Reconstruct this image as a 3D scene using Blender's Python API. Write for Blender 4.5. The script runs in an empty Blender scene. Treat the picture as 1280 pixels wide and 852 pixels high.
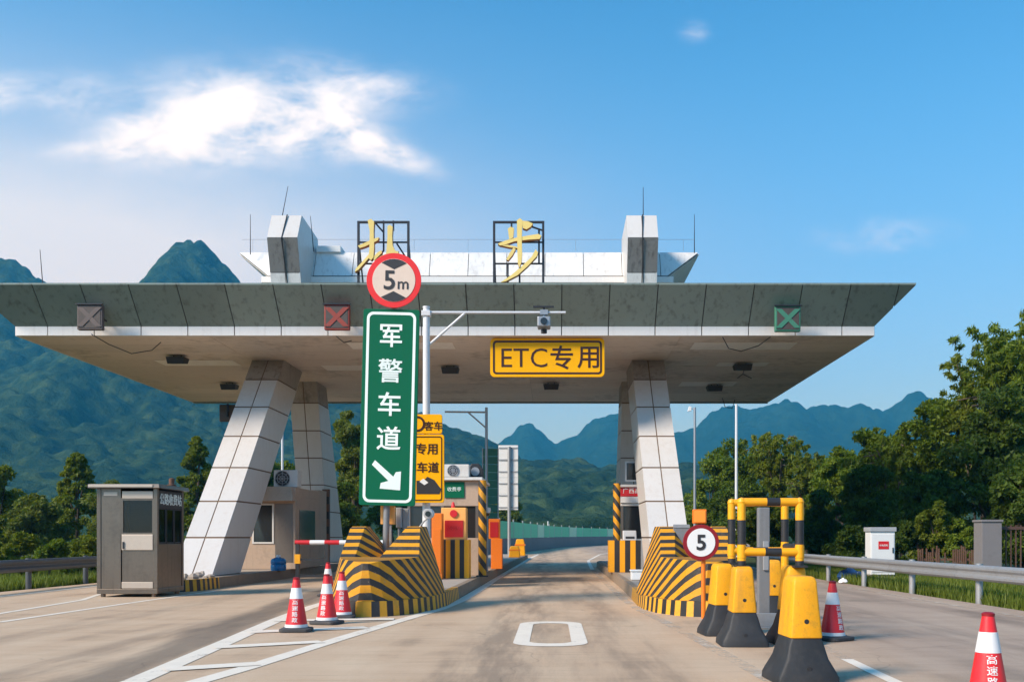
import bpy, math, random
import numpy as np
R = math.radians
F, VX, VY, CH = 1244.4, 690.0, 671.0, 1.3       # survey of the photograph: focal length in pixels, vanishing point, eye height
scn = bpy.context.scene
# ------------------------------------------------------------------ camera, sky, sun, exposure
cd = bpy.data.cameras.new('camera'); cam = bpy.data.objects.new('camera', cd); scn.collection.objects.link(cam)
cam.location = (0, 0, CH); cam.rotation_euler = (R(90), 0, 0)
cd.sensor_width = 36; cd.lens = 35; cd.shift_x = -(VX-640)/1280; cd.shift_y = (VY-426)/1280
cd.clip_start = 0.1; cd.clip_end = 20000
scn.camera = cam
SUN_EL, SUN_AZ = R(35), R(-126)                 # azimuth clockwise from +Y: to the left and a little behind
wd = bpy.data.worlds.new('World'); scn.world = wd; wd.use_nodes = True
wn = wd.node_tree; wn.nodes.clear()
class G:                                         # tiny node-graph helper
    def __init__(s, t): s.t = t
    def n(s, typ, ins=None, **kw):
        nd = s.t.nodes.new(typ)
        for k, v in kw.items(): setattr(nd, k, v)
        for k, v in (ins or {}).items(): s.set(nd, k, v)
        return nd
    def set(s, nd, k, v):
        sk = nd.inputs[k]
        if isinstance(v, bpy.types.NodeSocket): s.t.links.new(v, sk)
        elif isinstance(v, bpy.types.Node): s.t.links.new(v.outputs[0], sk)
        else: sk.default_value = v
    def m(s, op, a, b=0.0, c=None):
        ins = {0: a, 1: b}
        if c is not None: ins[2] = c
        return s.n('ShaderNodeMath', ins, operation=op).outputs[0]
    def mix(s, f, a, b, bt='MIX'):
        nd = s.n('ShaderNodeMix', data_type='RGBA', blend_type=bt)
        s.set(nd, 0, f); s.set(nd, 6, a); s.set(nd, 7, b)
        return nd.outputs[2]
    def ramp(s, f, stops, interp='LINEAR'):
        nd = s.n('ShaderNodeValToRGB', {0: f}); cr = nd.color_ramp; cr.interpolation = interp
        while len(cr.elements) < len(stops): cr.elements.new(0.5)
        for e, (p, c) in zip(cr.elements, stops):
            e.position = p; e.color = c if len(c) == 4 else (*c, 1)
        return nd.outputs[0]
    def noise(s, v, scale, detail=4, rough=.55, dist=0.0):
        return s.n('ShaderNodeTexNoise', {'Vector': v, 'Scale': scale, 'Detail': detail, 'Roughness': rough, 'Distortion': dist}).outputs[0]
    def maprange(s, v, a, b, c=0.0, d=1.0, smooth=True):
        return s.n('ShaderNodeMapRange', {0: v, 1: a, 2: b, 3: c, 4: d}, interpolation_type='SMOOTHSTEP' if smooth else 'LINEAR').outputs[0]
g = G(wn)
sky = g.n('ShaderNodeTexSky', sky_type='NISHITA', sun_disc=False)
sky.sun_elevation = SUN_EL; sky.sun_rotation = SUN_AZ
sky.altitude = 2200; sky.air_density = 1.0; sky.dust_density = 1.0; sky.ozone_density = 4.0
tc = g.n('ShaderNodeTexCoord'); sep = g.n('ShaderNodeSeparateXYZ', {0: tc.outputs['Generated']})
fy = g.m('MAXIMUM', sep.outputs[1], .05)
cu = g.m('DIVIDE', sep.outputs[0], fy); cv = g.m('DIVIDE', sep.outputs[2], fy)     # bearing and height on the cloud sheet ahead
comb = g.n('ShaderNodeCombineXYZ', {0: cu, 1: g.m('MULTIPLY', cv, 1.9), 2: 0.0})
warp = g.noise(comb.outputs[0], 7.0, 6, .6); warp2 = g.noise(comb.outputs[0], 16.0, 7, .62, .4)
def puff(px, py, rx, ry, ang, amp):
    u0, v0 = (px-VX)/F, (VY-py)/F
    du = g.m('SUBTRACT', cu, u0); dv = g.m('SUBTRACT', cv, v0); c, s_ = math.cos(ang), math.sin(ang)
    a = g.m('ADD', g.m('MULTIPLY', du, c*F/rx), g.m('MULTIPLY', dv, s_*F/rx))
    b = g.m('ADD', g.m('MULTIPLY', du, -s_*F/ry), g.m('MULTIPLY', dv, c*F/ry))
    q = g.m('ADD', g.m('MULTIPLY', a, a), g.m('MULTIPLY', b, b))
    return g.m('MULTIPLY', g.m('POWER', 2.718, g.m('MULTIPLY', q, -1.0)), amp)
acc = None
for p in ((300,146,125,62,0,1.1), (215,168,95,42,.1,.9), (120,188,75,13,.05,.62), (455,106,90,30,-.12,.8), (485,188,80,18,-.45,.85),
          (400,165,90,40,-.2,.75), (10,118,125,26,0,.95), (1108,296,80,24,.05,.62), (867,40,22,16,0,.5)):
    q = puff(*p); acc = q if acc is None else g.m('ADD', acc, q)
dens = g.m('MULTIPLY', acc, g.m('ADD', g.m('MULTIPLY', g.m('SUBTRACT', warp, .5), 2.6), g.m('ADD', .78, g.m('MULTIPLY', g.m('SUBTRACT', warp2, .5), 1.8))))
cm = g.maprange(dens, .04, 1.35)
cm = g.m('MULTIPLY', cm, g.m('GREATER_THAN', sep.outputs[1], .06))
veil = None                                      # thin high veil spreading from the left
for p in ((-260,330,640,230,.0,.8), (200,330,460,110,0,.36)):
    q = puff(*p); veil = q if veil is None else g.m('ADD', veil, q)
veil = g.m('MULTIPLY', veil, g.m('ADD', .72, g.m('MULTIPLY', warp, .5)))
veil = g.m('MULTIPLY', g.m('MINIMUM', veil, .75), g.m('GREATER_THAN', sep.outputs[1], .06))
skyb = g.mix(1.0, sky.outputs[0], (.56, .96, .99, 1), 'MULTIPLY')
el = g.maprange(sep.outputs[2], .0, .46, .50, 1.0)   # thicker, darker air low down, all round
skyb = g.mix(1.0, skyb, g.n('ShaderNodeCombineColor', {0: g.m('POWER', el, .55), 1: g.m('POWER', el, 1.1), 2: g.m('POWER', el, .95)}).outputs[0], 'MULTIPLY')
hi = g.maprange(sep.outputs[2], .18, .62, 1.0, .0)   # the blue deepens towards the zenith
skyb = g.mix(1.0, skyb, g.n('ShaderNodeCombineColor', {0: g.m('ADD', .45, g.m('MULTIPLY', hi, .55)), 1: g.m('ADD', .82, g.m('MULTIPLY', hi, .18)), 2: g.m('ADD', .92, g.m('MULTIPLY', hi, .08))}).outputs[0], 'MULTIPLY')
skyb = g.mix(veil, skyb, (3.25, 3.4, 3.6, 1))
skyc = g.mix(g.m('MULTIPLY', cm, .95), skyb, g.mix(warp2, (3.3, 3.45, 3.7, 1), (4.5, 4.5, 4.55, 1)))
bg = g.n('ShaderNodeBackground', {'Color': skyc, 'Strength': .114})
g.n('ShaderNodeOutputWorld', {'Surface': bg})
sl = bpy.data.lights.new('sun', 'SUN'); sun = bpy.data.objects.new('sun', sl); scn.collection.objects.link(sun)
sl.energy = 2.1; sl.angle = R(18.0); sl.color = (1, .95, .87)
sun.rotation_euler = (R(90)-SUN_EL, 0, math.pi-SUN_AZ)
vs = scn.view_settings; vs.view_transform = 'Standard'; vs.look = 'None'; vs.exposure = 1.36; vs.gamma = 1.0; vs.use_curve_mapping = False
cy = scn.cycles
cy.max_bounces = 6; cy.diffuse_bounces = 5; cy.glossy_bounces = 2; cy.transmission_bounces = 4; cy.transparent_max_bounces = 6; cy.volume_bounces = 0
cy.use_denoising = True; cy.caustics_reflective = False; cy.caustics_refractive = False

# ------------------------------------------------------------------ materials
def srgb(r, g_, b): return tuple(((c/255+.055)/1.055)**2.4 if c > 10 else c/255/12.92 for c in (r, g_, b))
MATS = {}
def mat(name, col, rough=.6, metal=0.0, var=.12, scale=3.0, grime=.0, grimecol=(.10,.085,.07), bump=.0, bscale=40, streak=.0, spec=.5, rnd=.06):
    """painted / plain surface with tonal variation, grime patches, vertical streaks and per-piece variation"""
    if name in MATS: return MATS[name]
    m = bpy.data.materials.new(name); m.use_nodes = True; t = m.node_tree; t.nodes.clear(); q = G(t)
    geo = q.n('ShaderNodeNewGeometry'); P = geo.outputs['Position']
    n1 = q.noise(P, scale, 5, .6); n2 = q.noise(P, scale*7, 4, .6)
    oi = q.n('ShaderNodeObjectInfo')
    base = q.mix(q.m('MULTIPLY', n1, 1.0), (*[c*(1-var) for c in col], 1), (*[min(1, c*(1+var)) for c in col], 1))
    f = q.m('ADD', 1-rnd, q.m('MULTIPLY', oi.outputs['Random'], 2*rnd))
    base = q.mix(1.0, base, q.n('ShaderNodeCombineColor', {0: f, 1: f, 2: f}).outputs[0], 'MULTIPLY')
    if grime:
        gm = q.maprange(q.m('ADD', q.m('MULTIPLY', n1, .75), q.m('MULTIPLY', n2, .35)), .52, .78)
        base = q.mix(q.m('MULTIPLY', gm, grime), base, (*grimecol, 1))
    if streak:
        mp = q.n('ShaderNodeMapping', {'Vector': P}); mp.inputs['Scale'].default_value = (7, 7, .55)
        sn = q.maprange(q.noise(mp.outputs[0], 1.0, 5, .6), .5, .74)
        base = q.mix(q.m('MULTIPLY', sn, streak), base, (*grimecol, 1))
    b = q.n('ShaderNodeBsdfPrincipled', {'Base Color': base, 'Metallic': metal, 'Specular IOR Level': spec})
    q.set(b, 'Roughness', q.m('ADD', rough-.08, q.m('MULTIPLY', n2, .16)))
    if bump:
        bn = q.n('ShaderNodeBump', {'Strength': bump, 'Distance': .01, 'Height': q.noise(P, bscale, 5, .6)})
        q.set(b, 'Normal', bn.outputs[0])
    q.n('ShaderNodeOutputMaterial', {'Surface': b.outputs[0]})
    MATS[name] = m
    return m
YEL = srgb(245, 168, 8); BLK = (.022, .021, .022)
mat('white_panel', (.62,.590,.555), .38, 0, .04, .8, .16, (.42,.31,.21), 0, 40, .16, rnd=.035)
mat('upper_panel', (.78,.76,.73), .4, 0, .05, .9, .3, (.16,.13,.10), 0, 40, .25, rnd=.03)
mat('stained_panel', (.19,.185,.175), .55, 0, .25, 1.4, .5, (.05,.045,.04), 0, 40, .7)
mat('band_white', (.82,.78,.74), .4, 0, .04, 2, .12, (.4,.33,.27), 0, 40, .15, rnd=.03)
mat('fascia_grey', (.235,.280,.240), .36, .15, .22, .35, .12, (.10,.10,.09), 0, 40, .6, rnd=.11)
mat('soffit', (.76,.64,.54), .7, 0, .14, .5, .7, (.33,.26,.20), .0, 40, 0)
mat('soffit_light', (.93,.86,.78), .65, 0, .06, .8, .2, (.4,.33,.27))
mat('joint', (.075,.07,.062), .8, 0, .2)
mat('rusty_joint', (.17,.105,.06), .85, 0, .3)
mat('concrete', (.40,.335,.27), .85, 0, .22, 1.6, .4, (.14,.12,.10), .35, 60, .0)
mat('kerb', (.25,.185,.128), .85, 0, .25, 2.0, .5, (.09,.075,.06), .3, 50)
mat('yellow', YEL, .45, 0, .08, 3, .14, (.28,.18,.05), .05, 60)
mat('yellow_worn', srgb(226,164,40), .6, 0, .12, 3, .38, (.16,.115,.05), .2, 60, .12)
mat('barrier_yellow', YEL, .55, 0, .12, 11, .42, (.24,.145,.03), .3, 45, .35)
mat('black_paint', BLK, .5, 0, .3, 4, .2, (.09,.08,.065))
mat('black_rubber', (.020,.021,.023), .62, 0, .35, 3, .4, (.06,.055,.05), .15, 60)
mat('red', srgb(208,34,40), .42, 0, .1, 3, .15, (.2,.05,.04))
mat('red_dark', srgb(140,20,30), .45, 0, .1)
mat('cone_red', srgb(226,38,44), .42, 0, .08, 5, .22, (.22,.05,.045), .05)
mat('cone_white', (.80,.79,.77), .45, 0, .06, 6, .3, (.42,.36,.32))
mat('cone_base', (.055,.055,.057), .75, 0, .3, 5, .5, (.15,.13,.11))
mat('white', (.80,.80,.78), .45, 0, .04, 3, .1, (.4,.35,.3))
mat('sign_white', (.84,.93,.88), .35, 0, .02, 3)
mat('sign_green', srgb(0,98,66), .48, 0, .06, 1.5, .12, (.02,.08,.06), spec=.2)
mat('sign_green_edge', srgb(0,128,84), .4, 0, .08)
mat('sign_yellow', srgb(255,180,5), .5, 0, .05, 1.5, .12, (.4,.22,.03), spec=.15)
mat('sign_ink', srgb(58,20,6), .5, 0, .1)
mat('sign_beige', srgb(222,200,182), .5, 0, .05, 3, .15, (.4,.3,.25))
mat('sign_red', srgb(226,42,38), .4, 0, .05)
mat('sign_black', (.03,.028,.03), .5, 0, .1)
mat('steel', (.46,.45,.43), .38, .85, .12, 2.5, .3, (.2,.17,.14), 0, 40, .15)
mat('stainless', (.235,.20,.17), .40, .7, .18, 1.6, .35, (.13,.11,.095), .0, 40, .3)
mat('kiosk_steel', (.22,.175,.135), .33, .75, .2, 1.6, .4, (.07,.058,.048), 0, 40, .35)
mat('shaded_sooty_panel', (.36,.315,.27), .5, 0, .25, 1.3, .7, (.12,.095,.075), 0, 40, .5)  # top cladding row: grime plus the shade under the canopy, painted into the colour
mat('stainless_light', (.56,.47,.38), .4, .35, .08, 2.5, .2, (.3,.25,.2), 0, 40, .1)
mat('galvanised', (.44,.44,.44), .48, .55, .15, 2.5, .3, (.22,.19,.16), 0, 40, .15)
mat('rail_dark', (.085,.09,.095), .6, .2, .15, 2, .3, (.1,.09,.08))
mat('pole_white', (.72,.73,.74), .4, .1, .05, 3, .1, (.4,.35,.3), 0, 40, .1)
mat('pole_grey', (.33,.35,.37), .45, .5, .1)
mat('gold', srgb(236,208,122), .5, .0, .10, 4, .12, (.5,.36,.14))
mat('gold_side', srgb(190,120,50), .5, .0, .10, 4)
mat('frame_black', (.028,.03,.036), .5, .3, .1)
mat('booth_tan', srgb(184,160,138), .75, 0, .1, 2, .35, (.2,.16,.12), .1, 50, .25)
mat('booth_white', (.66,.64,.60), .6, 0, .08, 2, .2, (.3,.26,.2), 0, 50, .2)
mat('orange', srgb(238,122,22), .45, 0, .08, 3, .15, (.3,.14,.05))
mat('orange_pale', srgb(250,176,92), .45, 0, .06, 3, .1, (.4,.25,.1))
mat('grey_box', (.42,.43,.44), .5, .1, .08, 3, .15, (.2,.18,.16), 0, 40, .1)
mat('grey_post', (.23,.235,.24), .55, .2, .12, 3, .3, (.12,.10,.09), 0, 40, .2)
mat('dark', (.022,.022,.024), .5, 0, .2)
mat('blue_plastic', srgb(28,112,168), .25, 0, .08)
mat('blue_bag', srgb(28,66,112), .5, 0, .2)
mat('rust', (.15,.075,.045), .85, 0, .35, 3, .4, (.06,.04,.03))
mat('signal_face', (.075,.058,.05), .6, 0, .3, 5, .4, (.03,.025,.02), 0, 40, .3)
mat('signal_red', srgb(150,58,44), .6, 0, .25, 5, .4, (.10,.07,.06), 0, 40, .3)
mat('signal_grey', srgb(96,84,80), .6, 0, .25, 5, .4, (.10,.08,.07), 0, 40, .3)
mat('signal_green', srgb(58,122,98), .6, 0, .25, 5, .35, (.08,.09,.08), 0, 40, .3)
mat('fence_brown', (.10,.052,.035), .6, 0, .2)
mat('pillar_grey', (.20,.185,.185), .8, 0, .15, 2, .3, (.09,.08,.075), .2)
mat('screen_green', srgb(104,214,162), .5, 0, .12, .2)
mat('screen_pale', srgb(196,236,196), .5, 0, .1, .2)
mat('mesh_green', srgb(40,112,96), .6, 0, .1)
mat('bark', (.085,.065,.045), .9, 0, .3, 4)
mat('rubble', (.36,.31,.26), .95, 0, .25, 5, .3, (.15,.12,.1), .4, 40)
def emit_mat(name, col, st):
    m = bpy.data.materials.new(name); m.use_nodes = True
    b = m.node_tree.nodes['Principled BSDF']; b.inputs['Base Color'].default_value = (*[c*.5 for c in col], 1); b.inputs['Roughness'].default_value = .4
    b.inputs['Emission Color'].default_value = (*col, 1); b.inputs['Emission Strength'].default_value = st; MATS[name] = m
emit_mat('led_red', (.42,.012,.012), .25); emit_mat('lamp_orange', srgb(255,150,50), .25)
def glass_mat():
    m = bpy.data.materials.new('dark_glass'); m.use_nodes = True; t = m.node_tree; q = G(t)
    b = t.nodes['Principled BSDF']; b.inputs['Base Color'].default_value = (.02,.024,.026,1); b.inputs['Roughness'].default_value = .08
    b.inputs['Specular IOR Level'].default_value = .6; MATS['dark_glass'] = m
    m = bpy.data.materials.new('clear_glass'); m.use_nodes = True; t = m.node_tree; t.nodes.clear(); q = G(t)
    gl = q.n('ShaderNodeBsdfGlossy', {'Roughness': .05}); tr = q.n('ShaderNodeBsdfTransparent', {'Color': (.45,.46,.45,1)})
    fr = q.n('ShaderNodeFresnel', {'IOR': 1.5}); mx = q.n('ShaderNodeMixShader', {0: fr.outputs[0], 1: tr.outputs[0], 2: gl.outputs[0]})
    q.n('ShaderNodeOutputMaterial', {'Surface': mx.outputs[0]}); MATS['clear_glass'] = m
glass_mat()
def stripe_mat(name, ky, kz, period, kx=0.0):
    """hazard paint: black and yellow bands across s = kx*x + ky*y + kz*z, worn"""
    m = bpy.data.materials.new(name); m.use_nodes = True; t = m.node_tree; t.nodes.clear(); q = G(t)
    P = q.n('ShaderNodeNewGeometry').outputs['Position']; sp = q.n('ShaderNodeSeparateXYZ', {0: P})
    n1 = q.noise(P, 3.0, 5, .6); n2 = q.noise(P, 26, 4, .6); n0 = q.noise(P, 1.3, 2)
    s = q.m('ADD', q.m('MULTIPLY', sp.outputs[1], ky), q.m('MULTIPLY', sp.outputs[2], kz))
    s = q.m('ADD', s, q.m('MULTIPLY', sp.outputs[0], kx))
    s = q.m('ADD', s, q.m('MULTIPLY', q.m('SUBTRACT', n0, .5), .06))
    fr = q.m('FRACT', q.m('DIVIDE', s, period))
    tri = q.m('ABSOLUTE', q.m('SUBTRACT', fr, .5))
    st = q.maprange(tri, .235, .255)
    yc = q.mix(n1, (*[c*.62 for c in YEL], 1), (*[min(1, c*.95) for c in YEL], 1))
    c = q.mix(st, (.028,.026,.025,1), yc)
    gm = q.maprange(q.m('ADD', q.m('MULTIPLY', n1, .7), q.m('MULTIPLY', n2, .4)), .54, .80)
    c = q.mix(q.m('MULTIPLY', gm, .5), c, (.16,.12,.07,1))
    c = q.mix(q.maprange(q.noise(P, 17, 6, .75), .64, .68, 0, .85), c, (.30,.25,.19,1))
    b = q.n('ShaderNodeBsdfPrincipled', {'Base Color': c, 'Roughness': .6})
    bn = q.n('ShaderNodeBump', {'Strength': .2, 'Distance': .01, 'Height': n2}); q.set(b, 'Normal', bn.outputs[0])
    q.n('ShaderNodeOutputMaterial', {'Surface': b.outputs[0]}); MATS[name] = m
stripe_mat('stripe_nose', .8, 1.0, .25)
stripe_mat('stripe_vertical', 1.0, 0.0, .30, 1.0)
stripe_mat('stripe_spiral', 0.0, 1.0, .40, 1.3)
def leaf_mat(name, dark, light, rough=.55, trans=.45):
    m = bpy.data.materials.new(name); m.use_nodes = True; t = m.node_tree; t.nodes.clear(); q = G(t)
    geo = q.n('ShaderNodeNewGeometry'); oi = q.n('ShaderNodeObjectInfo')
    n1 = q.noise(geo.outputs['Position'], .55, 3)
    f = q.m('ADD', q.m('MULTIPLY', geo.outputs['Random Per Island'], .55), q.m('MULTIPLY', q.m('SUBTRACT', n1, .28), 1.0))
    f = q.m('ADD', f, q.m('MULTIPLY', q.m('SUBTRACT', oi.outputs['Random'], .5), .25))
    c = q.ramp(f, [(0.0, dark), (.55, tuple((a+b)/2 for a, b in zip(dark, light))), (1.0, light)])
    d = q.n('ShaderNodeBsdfPrincipled', {'Base Color': c, 'Roughness': rough, 'Specular IOR Level': .25})
    tr = q.n('ShaderNodeBsdfTranslucent', {'Color': q.mix(1.0, c, (1.0,1.0,.45,1), 'MULTIPLY')})
    mx = q.n('ShaderNodeMixShader', {0: trans, 1: d.outputs[0], 2: tr.outputs[0]})
    q.n('ShaderNodeOutputMaterial', {'Surface': mx.outputs[0]}); MATS[name] = m
leaf_mat('leaf_mid', (.050,.100,.006), (.25,.32,.03))
leaf_mat('leaf_dark', (.028,.062,.008), (.15,.22,.028))
leaf_mat('leaf_bright', (.09,.135,.010), (.28,.31,.03))
leaf_mat('leaf_pine', (.085,.120,.018), (.24,.27,.045))
leaf_mat('grass', (.09,.135,.018), (.25,.30,.05))
def ground_mats():
    m = bpy.data.materials.new('road_surface'); m.use_nodes = True; t = m.node_tree; t.nodes.clear(); q = G(t)
    P = q.n('ShaderNodeNewGeometry').outputs['Position']; sp = q.n('ShaderNodeSeparateXYZ', {0: P}); x, y = sp.outputs[0], sp.outputs[1]
    mp = q.n('ShaderNodeMapping', {'Vector': P}); mp.inputs['Scale'].default_value = (1.1, .16, 1)
    la = q.noise(mp.outputs[0], 1.0, 6, .6, .3)
    mp2 = q.n('ShaderNodeMapping', {'Vector': P}); mp2.inputs['Scale'].default_value = (.35, 1.6, 1)
    lb = q.noise(mp2.outputs[0], 1.0, 5, .6)
    fine = q.noise(P, 30, 4, .7); grit = q.noise(P, 160, 2, .6)
    c = q.ramp(q.m('ADD', q.m('MULTIPLY', la, .75), q.m('MULTIPLY', lb, .35)), [(.28, (.27,.19,.128)), (.50, (.66,.462,.300)), (.74, (.76,.57,.39))])
    grey = q.ramp(q.m('ADD', q.m('MULTIPLY', la, .7), q.m('MULTIPLY', lb, .35)), [(.30, (.19,.15,.118)), (.52, (.43,.325,.255)), (.75, (.54,.43,.34))])
    side = q.maprange(q.m('ADD', x, q.m('MULTIPLY', la, 1.2)), 2.6, 5.2)
    c = q.mix(q.m('MULTIPLY', side, .85), c, grey)
    # worn tyre and oil tracks along each lane
    def track(xc, w, amt):
        d = q.m('ABSOLUTE', q.m('SUBTRACT', x, xc)); d = q.m('ADD', d, q.m('MULTIPLY', q.m('SUBTRACT', la, .5), .9))
        return q.m('MULTIPLY', q.maprange(d, w, w*.15), amt)
    mp4 = q.n('ShaderNodeMapping', {'Vector': P}); mp4.inputs['Scale'].default_value = (2.4, .28, 1)
    tm = q.maprange(q.noise(mp4.outputs[0], 1.0, 6, .65), .36, .62)
    for xc, w, a in ((-.62,.65,.50), (.95,.5,.36), (-.1,.35,.28), (.3,.25,.2), (-5.1,.6,.35), (-7.0,.5,.25), (5.4,.6,.35), (7.1,.5,.3)):
        c = q.mix(q.m('MULTIPLY', track(xc, w, a), tm), c, (.10,.082,.068,1))
    # tar-dark seam strip beside the left channelising line
    d = q.m('ABSOLUTE', q.m('SUBTRACT', x, q.m('ADD', -3.45, q.m('MULTIPLY', y, -.085)))); d = q.m('ADD', d, q.m('MULTIPLY', q.m('SUBTRACT', la, .5), 1.1))
    c = q.mix(q.m('MULTIPLY', q.maprange(d, .5, .1), .62), c, (.085,.075,.062,1))
    mp3 = q.n('ShaderNodeMapping', {'Vector': P}); mp3.inputs['Scale'].default_value = (.8, 9, 1)
    c = q.mix(q.maprange(q.noise(mp3.outputs[0], 1.0, 5, .7), .48, .78, 0, .28), c, (.22,.165,.12,1))
    spots = q.maprange(q.noise(P, 2.2, 6, .75), .63, .74, 0, .40)
    c = q.mix(spots, c, (.12,.095,.075,1))
    c = q.mix(q.m('MULTIPLY', fine, .40), c, q.mix(1.0, c, (.60,.58,.56,1), 'MULTIPLY'))
    c = q.mix(q.maprange(grit, .30, .70, 0, .30), c, (.12,.10,.08,1))
    c = q.mix(q.maprange(q.noise(P, 70, 3, .7), .56, .72, 0, .45), c, (.13,.105,.085,1))
    c = q.mix(q.maprange(q.noise(P, 55, 3, .7), .58, .74, 0, .35), c, (.85,.74,.60,1))
    vo = q.n('ShaderNodeTexVoronoi', {'Vector': q.n('ShaderNodeVectorMath', {0: P, 1: q.n('ShaderNodeTexNoise', {'Vector': P, 'Scale': .8}).outputs[1]}, operation='ADD').outputs[0], 'Scale': .22}, feature='DISTANCE_TO_EDGE')
    c = q.mix(q.m('MULTIPLY', q.maprange(vo.outputs[0], .003, .0), .25), c, (.06,.052,.045,1))
    b = q.n('ShaderNodeBsdfPrincipled', {'Base Color': c, 'Roughness': q.m('ADD', .72, q.m('MULTIPLY', la, .2)), 'Specular IOR Level': .3})
    bn = q.n('ShaderNodeBump', {'Strength': .35, 'Distance': .01, 'Height': q.m('ADD', q.m('MULTIPLY', fine, .6), grit)}); q.set(b, 'Normal', bn.outputs[0])
    q.n('ShaderNodeOutputMaterial', {'Surface': b.outputs[0]}); MATS['road_surface'] = m
    m = bpy.data.materials.new('earth'); m.use_nodes = True; t = m.node_tree; t.nodes.clear(); q = G(t)
    P = q.n('ShaderNodeNewGeometry').outputs['Position']
    c = q.ramp(q.noise(P, .25, 7, .65), [(.3, (.05,.055,.022)), (.5, (.075,.09,.028)), (.7, (.14,.12,.07))])
    c = q.mix(q.m('MULTIPLY', q.noise(P, 5, 5, .7), .6), c, q.mix(1.0, c, (.4,.45,.4,1), 'MULTIPLY'))
    b = q.n('ShaderNodeBsdfPrincipled', {'Base Color': c, 'Roughness': .95, 'Specular IOR Level': .1})
    q.n('ShaderNodeOutputMaterial', {'Surface': b.outputs[0]}); MATS['earth'] = m
    for nm, cols, sc in (('forest_near', ((.004,.014,.007), (.018,.040,.015), (.050,.080,.026)), .045), ('forest_far', ((.004,.016,.010), (.008,.026,.016), (.016,.042,.022)), .02)):
        m = bpy.data.materials.new(nm); m.use_nodes = True; t = m.node_tree; t.nodes.clear(); q = G(t)
        P = q.n('ShaderNodeNewGeometry').outputs['Position']
        n1 = q.noise(P, sc, 6, .65); n2 = q.noise(P, .16, 4, .7)
        c = q.ramp(q.m('ADD', q.m('MULTIPLY', n1, .6), q.m('MULTIPLY', n2, .4)), [(.36, cols[0]), (.5, cols[1]), (.62, cols[2])])
        b = q.n('ShaderNodeBsdfPrincipled', {'Base Color': c, 'Roughness': .95, 'Specular IOR Level': .05})
        bn = q.n('ShaderNodeBump', {'Strength': .8, 'Distance': 2.5, 'Height': n2}); q.set(b, 'Normal', bn.outputs[0])
        q.n('ShaderNodeOutputMaterial', {'Surface': b.outputs[0]}); MATS[nm] = m
ground_mats()
def line_mat(name, wear0, wear1, col):
    """road paint, worn through to the surface in patches"""
    m = bpy.data.materials.new(name); m.use_nodes = True; t = m.node_tree; t.nodes.clear(); q = G(t)
    P = q.n('ShaderNodeNewGeometry').outputs['Position']; n1 = q.noise(P, 1.4, 6, .7); n2 = q.noise(P, 22, 4, .7)
    w = q.maprange(q.m('ADD', q.m('MULTIPLY', n1, .65), q.m('MULTIPLY', n2, .35)), wear0, wear1)
    dirt = q.mix(q.m('MULTIPLY', q.noise(P, 4, 5, .65), .40), (*col, 1), (.36,.28,.20,1))
    b = q.n('ShaderNodeBsdfPrincipled', {'Base Color': dirt, 'Roughness': .75, 'Specular IOR Level': .3}); tr = q.n('ShaderNodeBsdfTransparent')
    mx = q.n('ShaderNodeMixShader', {0: w, 1: b.outputs[0], 2: tr.outputs[0]}); q.n('ShaderNodeOutputMaterial', {'Surface': mx.outputs[0]}); MATS[name] = m
line_mat('white_line', .56, .72, (.88,.79,.66)); line_mat('worn_line', .38, .56, (.60,.53,.44))

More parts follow.
